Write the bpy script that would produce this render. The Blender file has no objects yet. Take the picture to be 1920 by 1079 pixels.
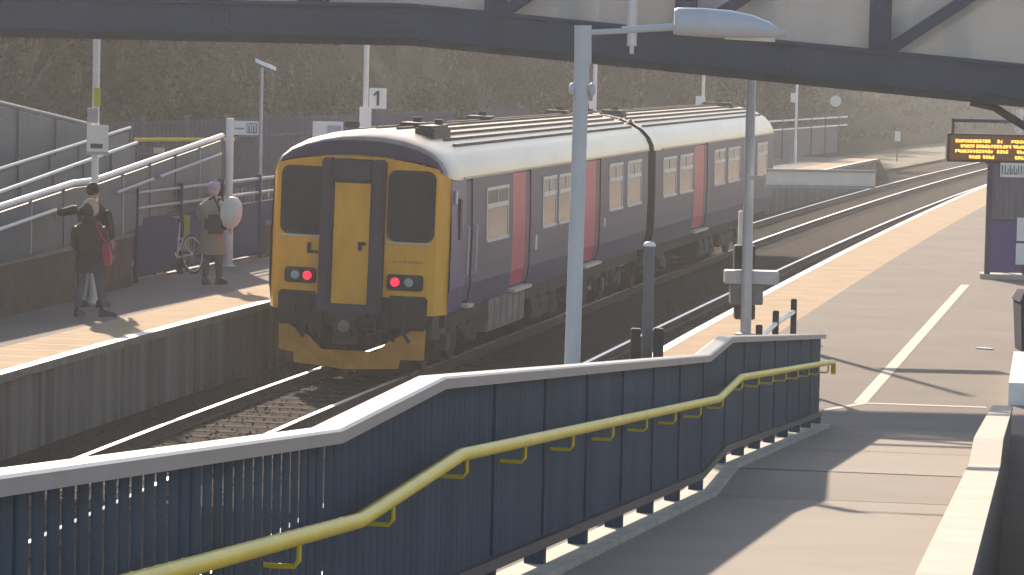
import bpy, bmesh, math, random
from mathutils import Vector, Matrix, noise
R = math.radians
random.seed(7)
S = bpy.context.scene
COL = S.collection

# ------------------------------------------------------------------ camera
F_PX, PITCH, ROLL, EYE = 6467.54, 0.0672893, 0.0216473, Vector((0, 0, 3.930))
_c, _s = math.cos(ROLL), math.sin(ROLL)
_up = Vector((0, math.sin(PITCH), math.cos(PITCH)))
FW = Vector((0, math.cos(PITCH), -math.sin(PITCH)))
RT = Vector((1, 0, 0)) * _c + _up * _s
UP = _up * _c - Vector((1, 0, 0)) * _s
cd = bpy.data.cameras.new('camera')
cd.sensor_width = 36
cd.lens = 36 * F_PX / 1920
cd.clip_start = 0.3
cd.clip_end = 6000
cam = bpy.data.objects.new('camera', cd)
COL.objects.link(cam)
cam.matrix_world = Matrix(((RT.x, UP.x, -FW.x, EYE.x), (RT.y, UP.y, -FW.y, EYE.y), (RT.z, UP.z, -FW.z, EYE.z), (0, 0, 0, 1)))
S.camera = cam

# ------------------------------------------------------------------ light
SUN_AZ, SUN_EL = R(-14), R(24)        # azimuth measured from +Y towards +X
w = bpy.data.worlds.new('World')
S.world = w
w.use_nodes = True
nt = w.node_tree
bg = nt.nodes['Background']
sky = nt.nodes.new('ShaderNodeTexSky')
sky.sky_type = 'NISHITA'
sky.sun_disc = False
sky.sun_elevation = SUN_EL
sky.sun_rotation = SUN_AZ
sky.dust_density = 0.8
sky.air_density = 1.0
nt.links.new(sky.outputs[0], bg.inputs[0])
bg.inputs[1].default_value = 0.10
sl = bpy.data.lights.new('sun', 'SUN')
sl.energy = 5.0
sl.angle = R(1.0)
sl.color = (1.0, 0.83, 0.64)
sun = bpy.data.objects.new('sun', sl)
COL.objects.link(sun)
sd = Vector((math.sin(SUN_AZ) * math.cos(SUN_EL), math.cos(SUN_AZ) * math.cos(SUN_EL), math.sin(SUN_EL)))
sun.rotation_euler = (-sd).to_track_quat('-Z', 'Y').to_euler()
S.view_settings.view_transform = 'Standard'
S.view_settings.look = 'None'
S.view_settings.exposure = 1.05
S.view_settings.gamma = 1

# ------------------------------------------------------------------ helpers
def sight(x, y, Y):
    "surveyed point: direction read off the 1920 px photograph, at distance Y"
    d = FW * F_PX + RT * (x - 960) + UP * (539.5 - y)
    return EYE + d * (Y / d.y)

def ground(x, y, Z=0.0):
    d = FW * F_PX + RT * (x - 960) + UP * (539.5 - y)
    return EYE + d * ((Z - EYE.z) / d.z)

MATS = {}
def mat(name, col, rough=0.65, metal=0.0, var=0.12, scale=5.0, stretch=(1, 1, 1), bump=0.0, bscale=40.0, spec=0.4, col2=None, emit=None, trans=0.0, alpha=1.0, contrast=0.5):
    m = bpy.data.materials.new(name)
    m.use_nodes = True
    n, l = m.node_tree.nodes, m.node_tree.links
    b = n['Principled BSDF']
    b.inputs['Roughness'].default_value = rough
    b.inputs['Metallic'].default_value = metal
    b.inputs['Specular IOR Level'].default_value = spec
    tc = n.new('ShaderNodeTexCoord')
    mp = n.new('ShaderNodeMapping')
    mp.inputs['Scale'].default_value = stretch
    l.new(tc.outputs['Object'], mp.inputs[0])
    nz = n.new('ShaderNodeTexNoise')
    nz.inputs['Scale'].default_value = scale
    nz.inputs['Detail'].default_value = 6
    nz.inputs['Roughness'].default_value = 0.62
    l.new(mp.outputs[0], nz.inputs[0])
    cr = n.new('ShaderNodeValToRGB')
    cr.color_ramp.elements[0].position = 0.5 - contrast * 0.4
    cr.color_ramp.elements[1].position = 0.5 + contrast * 0.4
    a = tuple(min(1, c * (1 - var)) for c in col)
    d = col2 if col2 else tuple(min(1, c * (1 + var)) for c in col)
    cr.color_ramp.elements[0].color = (*a, 1)
    cr.color_ramp.elements[1].color = (*d, 1)
    l.new(nz.outputs[0], cr.inputs[0])
    l.new(cr.outputs[0], b.inputs['Base Color'])
    if bump:
        n2 = n.new('ShaderNodeTexNoise')
        n2.inputs['Scale'].default_value = bscale
        n2.inputs['Detail'].default_value = 4
        l.new(tc.outputs['Object'], n2.inputs[0])
        bp = n.new('ShaderNodeBump')
        bp.inputs['Strength'].default_value = bump
        bp.inputs['Distance'].default_value = 0.02
        l.new(n2.outputs[0], bp.inputs['Height'])
        l.new(bp.outputs[0], b.inputs['Normal'])
    if emit:
        b.inputs['Emission Color'].default_value = (*emit[:3], 1)
        b.inputs['Emission Strength'].default_value = emit[3]
    if trans:
        b.inputs['Transmission Weight'].default_value = trans
    MATS[name] = m
    return m

class MB:
    def __init__(s):
        s.bm = bmesh.new()
    def face(s, pts, mi=0):
        f = s.bm.faces.new([s.bm.verts.new(p) for p in pts])
        f.material_index = mi
        return f
    def box(s, c, size, M=None, mi=0, bevel=0):
        sx, sy, sz = (v / 2 for v in size)
        vs = [Vector((x, y, z)) for x in (-sx, sx) for y in (-sy, sy) for z in (-sz, sz)]
        if M is not None:
            vs = [M @ v for v in vs]
        c = Vector(c)
        v = [s.bm.verts.new(c + q) for q in vs]
        fs = []
        for idx in ((0, 1, 3, 2), (4, 6, 7, 5), (0, 4, 5, 1), (2, 3, 7, 6), (0, 2, 6, 4), (1, 5, 7, 3)):
            f = s.bm.faces.new([v[i] for i in idx])
            f.material_index = mi
            fs.append(f)
        if bevel:
            es = list({e for f in fs for e in f.edges})
            bmesh.ops.bevel(s.bm, geom=es, offset=bevel, segments=2, affect='EDGES')
        return s
    def b2(s, lo, hi, mi=0, bevel=0):
        lo, hi = Vector(lo), Vector(hi)
        return s.box((lo + hi) / 2, hi - lo, mi=mi, bevel=bevel)
    def bar(s, p0, p1, wd, ht, up=Vector((0, 0, 1)), mi=0, bevel=0):
        p0, p1 = Vector(p0), Vector(p1)
        d = p1 - p0
        y = d.normalized()
        x = y.cross(up)
        if x.length < 1e-4:
            x = Vector((1, 0, 0))
        x.normalize()
        z = x.cross(y)
        M = Matrix((x, y, z)).transposed()
        return s.box((p0 + p1) / 2, (wd, d.length, ht), M, mi, bevel)
    def loft(s, rings, closed=True, caps=True, mi=0):
        vr = [[s.bm.verts.new(p) for p in r] for r in rings]
        n = len(vr[0])
        for a, b in zip(vr, vr[1:]):
            for i in range(n if closed else n - 1):
                j = (i + 1) % n
                f = s.bm.faces.new((a[i], a[j], b[j], b[i]))
                f.material_index = mi
        if caps and closed:
            for r in (vr[0][::-1], vr[-1]):
                f = s.bm.faces.new(r)
                f.material_index = mi
        return s
    def tube(s, pts, r, n=8, mi=0, r2=None):
        pts = [Vector(p) for p in pts]
        rings = []
        px = None
        for i, p in enumerate(pts):
            a = pts[max(0, i - 1)]
            b = pts[min(len(pts) - 1, i + 1)]
            t = (b - a).normalized()
            ref = px if px is not None else (Vector((1, 0, 0)) if abs(t.x) < .9 else Vector((0, 1, 0)))
            x = (ref - t * ref.dot(t)).normalized()
            px = x
            y = t.cross(x)
            rr = r if r2 is None else r + (r2 - r) * i / (len(pts) - 1)
            rings.append([p + (x * math.cos(k * 2 * math.pi / n) + y * math.sin(k * 2 * math.pi / n)) * rr for k in range(n)])
        return s.loft(rings, mi=mi)
    def lathe(s, prof, c, n=14, mi=0):
        c = Vector(c)
        return s.loft([[c + Vector((r * math.cos(k * 2 * math.pi / n), r * math.sin(k * 2 * math.pi / n), z)) for k in range(n)] for r, z in prof], mi=mi)
    def ball(s, c, r, M=None, mi=0, sub=2):
        ret = bmesh.ops.create_icosphere(s.bm, subdivisions=sub, radius=1)
        c = Vector(c)
        rv = Vector(r) if hasattr(r, '__len__') else Vector((r, r, r))
        for v in ret['verts']:
            q = Vector((v.co.x * rv.x, v.co.y * rv.y, v.co.z * rv.z))
            v.co = c + (M @ q if M is not None else q)
        for f in {f for v in ret['verts'] for f in v.link_faces}:
            f.material_index = mi
        return s
    def prism(s, poly, off, mi=0):
        off = Vector(off)
        a = [Vector(p) for p in poly]
        return s.loft([a, [p + off for p in a]], mi=mi)
    def mesh(s, me, M=None):
        s.bm.from_mesh(me)
        return s
    def build(s, name, m, parent=None, smooth=False, world=False):
        bm = s.bm
        if world and parent is not None:
            o = parent.location.copy()
            for v in bm.verts:
                v.co -= o
        bmesh.ops.recalc_face_normals(bm, faces=bm.faces)
        me = bpy.data.meshes.new(name)
        bm.to_mesh(me)
        bm.free()
        for k in (m if isinstance(m, (list, tuple)) else [m]):
            me.materials.append(MATS[k])
        ob = bpy.data.objects.new(name, me)
        COL.objects.link(ob)
        if smooth:
            for p in me.polygons:
                p.use_smooth = True
            try:
                me.set_sharp_from_angle(angle=R(40))
            except Exception:
                pass
        if parent is not None:
            ob.parent = parent
        return ob

def tag(o, label=None, cat=None, group=None, kind=None):
    if label: o['label'] = label
    if cat: o['category'] = cat
    if group: o['group'] = group
    if kind: o['kind'] = kind
    return o

def thing(name, label, cat, loc=(0, 0, 0), group=None, rz=0.0):
    o = bpy.data.objects.new(name, None)
    o.empty_display_size = 0.2
    COL.objects.link(o)
    o.location = loc
    o.rotation_euler = (0, 0, rz)
    return tag(o, label, cat, group)

def dup(root, loc, rz=None, label=None, scale=None):
    r = root.copy()
    COL.objects.link(r)
    r.location = loc
    if rz is not None: r.rotation_euler = (0, 0, rz)
    if scale: r.scale = scale
    if label: r['label'] = label
    for ch in root.children:
        c = ch.copy()
        COL.objects.link(c)
        c.parent = r
        for g in ch.children:
            d = g.copy()
            COL.objects.link(d)
            d.parent = c
    return r

# ------------------------------------------------------------------ materials
mat('ballast', (0.038, 0.031, 0.028), 0.98, var=0.6, scale=14, spec=.03, bump=1.0, bscale=18, contrast=.9)
mat('asphalt_patch', (0.165, 0.15, 0.14), 0.85, var=0.15, scale=1.5)
mat('stone_pale', (0.075, 0.065, 0.06), 0.95, var=0.3)
mat('earth', (0.10, 0.095, 0.06), 0.95, var=0.4, scale=0.5, col2=(0.16, 0.15, 0.085))
mat('hill_soil', (0.022, 0.034, 0.018), 0.97, var=0.45, scale=0.16, col2=(0.045, 0.058, 0.032), spec=.05, bump=.6, bscale=1.5, contrast=.9)
mat('asphalt', (0.235, 0.205, 0.182), 0.95, var=0.2, scale=0.55, bump=0.25, bscale=60, contrast=.9, spec=.12)
mat('ramp_floor', (0.255, 0.22, 0.19), 0.8, var=0.16, scale=0.8, bump=0.2, bscale=70, contrast=.9, spec=.15)
mat('buff_paving', (0.47, 0.345, 0.23), 0.95, var=0.2, scale=1.6, contrast=.8, spec=.08)
mat('edge_white', (0.78, 0.76, 0.70), 0.55, var=0.1, scale=3)
mat('line_paint', (0.52, 0.45, 0.37), 0.75, var=0.18, scale=7, contrast=.8)
mat('wall_brick', (0.058, 0.046, 0.042), 0.92, var=0.4, scale=1.5, stretch=(1.9, 1.9, .10), col2=(0.29, 0.255, 0.23), contrast=.62, bump=.3, spec=.15)
mat('coping_stone', (0.22, 0.19, 0.15), 0.9, var=0.5, scale=3, contrast=.9)
mat('brown_brick', (0.12, 0.088, 0.07), 0.9, var=0.2, scale=4)
mat('rail_steel', (0.96, 0.93, 0.90), 0.44, metal=1.0, var=0.05)
mat('rail_rust', (0.09, 0.05, 0.035), 0.85, var=0.3)
mat('sleeper', (0.05, 0.042, 0.037), 0.95, var=0.25, scale=6, spec=.04)
mat('blue_steel', (0.052, 0.074, 0.108), 0.8, var=0.2, scale=2.0, stretch=(1, 1, .3), spec=.08)
mat('blue_dark', (0.024, 0.028, 0.045), 0.5, var=0.15)
mat('barrier_blue', (0.010, 0.012, 0.045), 0.9, spec=.1)
mat('barrier_shade', (0.007, 0.008, 0.014), 0.9, spec=.1)
mat('coping_paint', (0.22, 0.22, 0.24), 0.36, var=0.1, scale=4)
mat('yellow_rail', (0.66, 0.50, 0.025), 0.4, var=0.1, scale=5)
mat('bridge_steel', (0.040, 0.056, 0.092), 0.75, var=0.18, scale=1.2)
mat('bridge_lip', (0.028, 0.03, 0.034), 0.7, var=0.3, scale=3)
mat('bridge_panel', (0.50, 0.47, 0.45), 0.6, var=0.07, scale=1.0)
mat('pipe_pale', (0.70, 0.67, 0.62), 0.5, var=0.1)
mat('concrete', (0.42, 0.38, 0.32), 0.8, var=0.16, scale=2.2, contrast=.9)
mat('kerb', (0.40, 0.36, 0.30), 0.8, var=0.2, scale=4)
mat('galv', (0.42, 0.42, 0.45), 0.42, metal=0.25, var=0.1, scale=6)
mat('lamp_grey', (0.48, 0.49, 0.52), 0.4, var=0.06, scale=4)
mat('lamp_glass', (0.65, 0.65, 0.6), 0.15, var=0.05)
mat('white_paint', (0.80, 0.76, 0.71), 0.45, var=0.06, scale=5)
mat('sign_white', (0.80, 0.79, 0.77), 0.45, var=0.05, scale=4)
mat('sign_grey', (0.42, 0.41, 0.44), 0.5, var=0.06)
mat('sign_ink', (0.05, 0.05, 0.06), 0.5)
mat('sign_lilac', (0.25, 0.26, 0.36), 0.5)
mat('white_tube', (0.80, 0.79, 0.77), 0.35, var=0.05)
mat('grey_tube', (0.33, 0.34, 0.36), 0.4, var=0.1)
mat('ramp_panel', (0.105, 0.122, 0.142), 0.6, var=0.12, scale=2.5, stretch=(1, 1, .25))
mat('fence_blue', (0.028, 0.036, 0.095), 0.85, var=0.15)
mat('hoarding', (0.06, 0.065, 0.11), 0.6, var=0.12)
mat('black', (0.015, 0.015, 0.017), 0.6)
mat('dark_metal', (0.03, 0.03, 0.034), 0.6, var=0.3)
mat('bin_grey', (0.15, 0.14, 0.145), 0.6)
# train
mat('train_yellow', (0.90, 0.41, 0.012), 0.42, var=0.13, scale=2.6, stretch=(1.6, 1, .5))
mat('plough_yellow', (0.80, 0.31, 0.015), 0.65, var=0.45, scale=3.0, col2=(0.80, 0.34, 0.03), contrast=.8)
mat('gangway', (0.055, 0.042, 0.068), 0.7, var=0.15, scale=3)
mat('body_indigo', (0.055, 0.040, 0.100), 0.5, var=0.15, scale=1.2, stretch=(1, .5, 1), spec=.5)
mat('body_blue', (0.022, 0.029, 0.095), 0.5, var=0.2, scale=1.5, spec=.5)
mat('cab_side', (0.085, 0.055, 0.19), 0.4, var=0.1)
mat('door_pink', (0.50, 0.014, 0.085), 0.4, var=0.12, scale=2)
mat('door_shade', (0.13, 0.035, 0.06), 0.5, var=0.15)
mat('roof_grey', (0.46, 0.35, 0.245), 0.30, var=0.22, scale=1.4, stretch=(1, .35, 1), spec=.6, contrast=.8)
mat('roof_brow_shade', (0.26, 0.215, 0.19), 0.5, var=0.2)
mat('roof_rib', (0.12, 0.09, 0.07), 0.8, var=0.2)
mat('train_glass', (0.018, 0.024, 0.036), 0.3, var=0.35, scale=1.6, spec=.18)
mat('saloon_glass', (0.16, 0.125, 0.09), 0.12, var=0.25, scale=1.5, spec=.7)
mat('window_frame', (0.62, 0.60, 0.58), 0.35, var=0.06)
mat('rubber', (0.018, 0.018, 0.02), 0.6)
mat('underframe', (0.035, 0.03, 0.028), 0.8, var=0.4, scale=3)
mat('tank_grey', (0.19, 0.165, 0.145), 0.65, var=0.25, scale=2.5)
mat('bogie', (0.085, 0.075, 0.07), 0.75, var=0.4, scale=5)
mat('step_pale', (0.65, 0.58, 0.48), 0.5)
mat('tail_red', (0.6, 0.01, 0.03), 0.3, emit=(1.0, 0.02, 0.06, 0.65))
mat('lamp_lens', (0.35, 0.45, 0.45), 0.15)
mat('purple', (0.075, 0.05, 0.20), 0.5, var=0.08)
mat('purple_dark', (0.04, 0.032, 0.085), 0.5)
mat('shelter_glass', (0.13, 0.125, 0.165), 0.1, var=0.3, scale=3, stretch=(6, 6, .3))
mat('led_amber', (0.3, 0.12, 0.01), 0.5, emit=(1.0, 0.42, 0.06, 1.5))
mat('led_screen', (0.05, 0.03, 0.015), 0.3, emit=(0.5, 0.18, 0.02, 0.06))
# people
mat('skin', (0.50, 0.30, 0.22), 0.6, var=0.05)
mat('coat_black', (0.03, 0.024, 0.027), 0.85, var=0.2)
mat('coat_brown', (0.062, 0.042, 0.037), 0.9, var=0.2, scale=8)
mat('coat_beige', (0.33, 0.27, 0.21), 0.9, var=0.12, scale=8)
mat('hair_rim_lit', (0.50, 0.36, 0.29), 0.95, var=0.3, scale=30)
mat('jeans', (0.10, 0.095, 0.115), 0.9, var=0.15)
mat('jeans_light', (0.33, 0.34, 0.42), 0.9, var=0.1)
mat('trouser_grey', (0.10, 0.11, 0.12), 0.9, var=0.15)
mat('shoe', (0.03, 0.025, 0.022), 0.6)
mat('boot', (0.07, 0.055, 0.045), 0.7)
mat('hair_dark', (0.03, 0.018, 0.016), 0.7)
mat('hat_lilac', (0.42, 0.35, 0.43), 0.95, var=0.15, scale=20)
mat('bag_dark', (0.045, 0.032, 0.036), 0.75, var=0.15)
mat('bag_red', (0.42, 0.03, 0.07), 0.6, var=0.1)
mat('bag_white', (0.72, 0.72, 0.66), 0.55, var=0.06)
mat('bike_white', (0.66, 0.64, 0.58), 0.35)
mat('hivis', (0.50, 0.52, 0.04), 0.6, var=0.1)
# plants
mat('bark', (0.10, 0.08, 0.06), 0.95, var=0.3)
mat('leaf_green', (0.022, 0.050, 0.018), 0.9, var=0.4, scale=0.7, col2=(0.045, 0.080, 0.032), spec=.05)
mat('leaf_brown', (0.034, 0.036, 0.025), 0.9, var=0.4, scale=0.7, col2=(0.056, 0.056, 0.040), spec=.05)
mat('leaf_pale', (0.10, 0.125, 0.065), 0.85, var=0.35, scale=0.7, col2=(0.17, 0.185, 0.115), spec=.08)
mat('leaf_dark', (0.02, 0.032, 0.014), 0.8, var=0.4, scale=3)

_m = MATS['bridge_panel'].node_tree
_b = _m.nodes['Principled BSDF']
_t = _m.nodes.new('ShaderNodeBsdfTransparent')
_x = _m.nodes.new('ShaderNodeMixShader')
_x.inputs[0].default_value = 0.62
_m.links.new(_t.outputs[0], _x.inputs[1]); _m.links.new(_b.outputs[0], _x.inputs[2])
_m.links.new(_x.outputs[0], _m.nodes['Material Output'].inputs[0])
# ------------------------------------------------------------------ the line of the track
U0, U1, DU = -60, 420, 1.0
def head(u):
    if u < 0:
        return max(0.160, 0.1884 + 0.0028 * u)
    if u > 130:
        return head(130) + (u - 130) * 0.00115
    return 0.1884 + 2.853e-4 * u + 3.249e-6 * u * u / 2
PATH = {}
x, y = -2.410, 51.293
for i in range(0, U1 + 1):
    PATH[i] = (x, y)
    h = head(i + .5)
    x += math.sin(h); y += math.cos(h)
x, y = -2.410, 51.293
for i in range(0, U0 - 1, -1):
    PATH[i] = (x, y)
    h = head(i - .5)
    x -= math.sin(h); y -= math.cos(h)
def tp(u, v, z):
    "point u metres along the left-hand track, v metres to its right"
    i = math.floor(u)
    i = min(max(i, U0), U1 - 1)
    a, b = PATH[i], PATH[i + 1]
    t = u - i
    h = head(u)
    return Vector((a[0] + (b[0] - a[0]) * t + math.cos(h) * v, a[1] + (b[1] - a[1]) * t - math.sin(h) * v, z))
RAIL = -0.915
T2 = 3.67
EDGE_L, EDGE_R = -1.80, 5.20
def strip(mb, us, v0, v1, z, mi=0, z1=None):
    f0 = v0 if callable(v0) else (lambda u: v0)
    f1 = v1 if callable(v1) else (lambda u: v1)
    z1 = z if z1 is None else z1
    A = [mb.bm.verts.new(tp(u, f0(u), z)) for u in us]
    B = [mb.bm.verts.new(tp(u, f1(u), z1)) for u in us]
    for i in range(len(us) - 1):
        f = mb.bm.faces.new((A[i], B[i], B[i + 1], A[i + 1]))
        f.material_index = mi
    return mb
def frange(a, b, d):
    n = max(1, round((b - a) / d))
    return [a + (b - a) * i / n for i in range(n + 1)]

# ------------------------------------------------------------------ setting: ground, trackbed, platforms
g = MB()
g.face([(-3000, -400, -1.45), (3000, -400, -1.45), (3000, 4000, -1.45), (-3000, 4000, -1.45)])
tag(g.build('ground', 'earth'), kind='structure')

g = MB()
strip(g, frange(-60, 400, 4), -6.0, 9.5, -1.076)
tag(g.build('trackbed', 'ballast'), kind='structure')

# left platform
def vl(u):
    return EDGE_L + (0.30 if u > 60 else max(0, (u - 10) / 50 * .3) if u > 10 else 0)
PL_END = 92
g = MB()
us = frange(-50, PL_END, 2)
strip(g, us, -30, lambda u: vl(u) - 1.15, 0.0)
tag(g.build('left_platform', 'asphalt'), kind='structure')
g = MB()
strip(g, us, lambda u: vl(u) - 1.15, lambda u: vl(u) - 0.17, 0.0)
tag(g.build('left_platform_paving', 'buff_paving'), kind='structure')
g = MB()
strip(g, us, lambda u: vl(u) - 0.17, vl, 0.004)
tag(g.build('left_platform_edge_line', 'edge_white'), kind='structure')
g = MB()
for a, b, z0, z1, mi in ((0, 0, 0.004, -.10, 0), (0, -.10, -.10, -.10, 0), (-.10, -.10, -.10, -1.2, 1)):
    strip(g, us, (lambda u, a=a: vl(u) + a), (lambda u, b=b: vl(u) + b), z0, mi, z1)
e = PL_END
for i in range(1):
    g.face([tp(e, -30, 0), tp(e, vl(e), 0), tp(e + 7, vl(e) - .4, -1.1), tp(e + 7, -30, -1.1)], 0)
tag(g.build('left_platform_wall', ['coping_stone', 'wall_brick']), kind='structure')

# right platform
us = frange(-50, 150, 2)
g = MB()
strip(g, us, EDGE_R + 1.25, 40, 0.0)
tag(g.build('right_platform', 'asphalt'), kind='structure')
g = MB()
strip(g, us, EDGE_R + 0.14, EDGE_R + 1.25, 0.0)
tag(g.build('right_platform_paving', 'buff_paving'), kind='structure')
g = MB()
strip(g, us, EDGE_R, EDGE_R + 0.14, 0.004)
tag(g.build('right_platform_edge_line', 'edge_white'), kind='structure')
g = MB()
for a, b, z0, z1, mi in ((0, 0, 0.004, -.10, 0), (0, .1, -.10, -.10, 0), (.10, .10, -.10, -1.2, 1)):
    strip(g, us, EDGE_R + a, EDGE_R + b, z0, mi, z1)
tag(g.build('right_platform_wall', ['coping_stone', 'wall_brick']), kind='structure')
# painted line along the platform and the pale joint across it
g = MB()
a, b = Vector((4.05, 39.7, .004)), Vector((8.11, 61.6, .004))
q = Vector((.075, -.015, 0))
g.face([a - q, a + q, b + q, b - q])
tag(g.build('platform_painted_line', 'line_paint'), kind='structure')
g = MB()
a, b = ground(1546, 769, .004), ground(1622, 756, .004)
c, d = ground(1850, 764, .004), ground(1850, 760, .004)
for p0, p1, wd in ((a, b, .10), (b, c, .07)):
    q = Vector((0, wd, 0))
    g.face([p0 - q, p1 - q, p1 + q, p0 + q])
tag(g.build('platform_joint_line', 'line_paint'), kind='structure')

# slab joints across the two paved strips
g = MB()
for v0, v1, ua, ub in ((EDGE_L - 1.13, EDGE_L - .19, -14, 8), (EDGE_R + .16, EDGE_R + 1.23, -16, 70)):
    for u in frange(ua, ub, .9):
        g.face([tp(u, v0, .004), tp(u, v1, .004), tp(u + .022, v1, .004), tp(u + .022, v0, .004)])
tag(g.build('paving_joints', 'tank_grey'), kind='structure')
# loose stones of the trackbed
g = MB()
rk = random.Random(21)
for i in range(9000):
    u, v = -15 + 42 * rk.random() ** 1.4, rk.uniform(-1.75, 5.1)
    near = min(abs(v - c) for c in (-.7525, .7525, T2 - .7525, T2 + .7525))
    if near < .09: continue
    sz = rk.uniform(.018, .036)
    p = tp(u, v, -1.078)
    a = rk.uniform(0, 6.28)
    b3 = [p + Vector((math.cos(a + k * 2.09), math.sin(a + k * 2.09), 0)) * sz * rk.uniform(.7, 1.2) for k in range(3)]
    top = p + Vector((rk.uniform(-.4, .4) * sz, rk.uniform(-.4, .4) * sz, sz * rk.uniform(.6, 1.1)))
    mi = rk.choice((0, 0, 1, 2))
    for k in range(3):
        g.face([b3[k], b3[(k + 1) % 3], top], mi)
tag(g.build('loose_ballast', ['ballast', 'sleeper', 'ballast']), 'loose brown ballast stones scattered between the rails', 'ballast', kind='stuff')

# ------------------------------------------------------------------ tracks
def track(name, vc, label, us_first):
    t = thing(name, label, 'railway track', tp(0, vc, -1.09))
    for sgn in (-1, 1):
        m = MB()
        us = frange(-58, 330, 2)
        v = vc + sgn * .7525
        prof = [(-.07, -1.07), (.07, -1.07), (.07, -1.05), (.012, -1.035), (.012, -.955), (.038, -.945), (.038, -.919), (.034, RAIL), (-.034, RAIL), (-.038, -.919), (-.036, -.945), (-.012, -.955), (-.012, -1.035), (-.07, -1.05)]
        rings = [[tp(u, v + a, z) for a, z in prof] for u in us]
        vr = [[m.bm.verts.new(p) for p in r] for r in rings]
        for A, B in zip(vr, vr[1:]):
            for i in range(len(prof)):
                j = (i + 1) % len(prof)
                f = m.bm.faces.new((A[i], A[j], B[j], B[i]))
                f.material_index = 0 if i in (6, 7, 8) else 1
        m.build('rail', ['rail_steel', 'rail_rust'], t, world=True)
    m = MB()
    m.b2((-1.3, -.125, -.1), (1.3, .125, 0.03), bevel=.02)
    proto = None
    for k in range(100):
        u = us_first + k * .65
        if proto is None:
            proto = m.build('sleeper', 'sleeper', t)
            o = proto
        else:
            o = proto.copy()
            COL.objects.link(o)
            o.parent = t
        o.location = tp(u, vc, -1.10) - t.location
        o.rotation_euler = (0, 0, -head(u))
    m = MB()
    for k in range(100, 420):
        u = us_first + k * .65
        M = Matrix.Rotation(-head(u), 3, 'Z')
        m.box(tp(u, vc, -1.13), (2.6, .25, .13), M)
    o = m.build('far_sleepers', 'sleeper', t, world=True)
    o['kind'] = 'stuff'
    return t
track('railway_track', 0, 'straight railway track under the purple train, beside the left platform', -24)
track('railway_track', T2, 'empty railway track between the train and the right platform edge', 0)

# ------------------------------------------------------------------ hillside
def hill_h(u, d):
    # d: metres beyond the foot of the bank
    if d <= 0: return 0
    k = min(1, max(0, (u - 70) / 90))
    top = 15 + 10 * k
    steep = .72
    h = top * (1 - math.exp(-d * steep / top))
    n = noise.fractal(Vector((u * .05, d * .08, 3.1)), 0.9, 2.0, 4)
    return max(0, h + n * 1.6 * min(1, d / 6))
def foot(u):
    if u < 60: return -19
    if u < 110: return -19 + (u - 60) / 50 * 10.5
    return -8.5
def hill_pt(u, d):
    p = tp(u, foot(u) - d, 0)
    p.z = hill_h(u, d) - (1.15 if d < .01 else 0.0) - (0.4 if d < 1 else 0)
    return p
g = MB()
us = frange(-20, 400, 4)
ds = [0, .5, 1.5, 3, 5, 7, 10, 13, 17, 22, 28, 36, 46, 60, 80]
rows = [[g.bm.verts.new(hill_pt(u, d)) for d in ds] for u in us]
for a, b in zip(rows, rows[1:]):
    for i in range(len(ds) - 1):
        g.bm.faces.new((a[i], a[i + 1], b[i + 1], b[i]))
o = g.build('hillside', 'hill_soil', smooth=True)
tag(o, kind='structure')
# flat verge between left track and the bank beyond the platform end
g = MB()
strip(g, frange(88, 400, 4), lambda u: foot(u) - 1, -3.2, -0.95)
tag(g.build('verge', 'earth'), kind='structure')

# ------------------------------------------------------------------ plants
def leaf_cloud(m, blobs, n, size, rnd):
    for k in range(n):
        c, r = rnd.choice(blobs)
        d = Vector((rnd.gauss(0, 1), rnd.gauss(0, 1), rnd.gauss(0, 1))).normalized()
        p = Vector(c) + Vector((d.x * r[0], d.y * r[1], d.z * r[2])) * (rnd.random() ** .45)
        s = size * rnd.uniform(.5, 1.3)
        a = Vector((rnd.gauss(0, 1), rnd.gauss(0, 1), rnd.gauss(0, 1))).normalized()
        b = a.cross(d)
        if b.length < .05: continue
        b.normalize()
        m.face([p - a * s, p - b * s * .55, p + a * s, p + b * s * .55])
def make_tree(name, label, seed, h, spread, leaf, n, size, bare=False):
    rnd = random.Random(seed)
    t = thing(name, label, 'bush' if 'bush' in name else 'tree', (0, -500, 0), 'bushes and trees on the hillside')
    m = MB()
    th = h * (.55 if bare else .5)
    m.tube([(0, 0, -.4), (.05 * h * .3, 0, th * .5), (0, .03 * h, th), (.03*h, 0, h * .8)], .028 * h + .03, 7, r2=.02)
    blobs = []
    for k in range(9):
        a = k * 2.4 + rnd.uniform(-.4, .4)
        z = h * rnd.uniform(.32, .92)
        rr = spread * rnd.uniform(.35, .9) * (1 - .45 * z / h)
        e = Vector((math.cos(a) * rr, math.sin(a) * rr, z))
        s0 = Vector((0, 0, z * .6))
        m.tube([s0, (s0 + e) / 2 + Vector((0, 0, .05 * h)), e], .012 * h + .015, 5, r2=.01)
        if bare:
            for j in range(5):
                q = e + Vector((rnd.gauss(0, .4), rnd.gauss(0, .4), rnd.uniform(-.1, .7))) * spread * .45
                m.tube([e - (e - s0) * rnd.uniform(0, .4), q], .012, 4, r2=.004)
        r = spread * rnd.uniform(.28, .5)
        blobs.append((e, (r, r, r * rnd.uniform(.6, .95))))
    m.build('trunk', 'bark', t)
    m = MB()
    leaf_cloud(m, blobs, n, size, rnd)
    m.build('crown', leaf, t)
    return t
GB = 'bushes and trees on the hillside'
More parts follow.
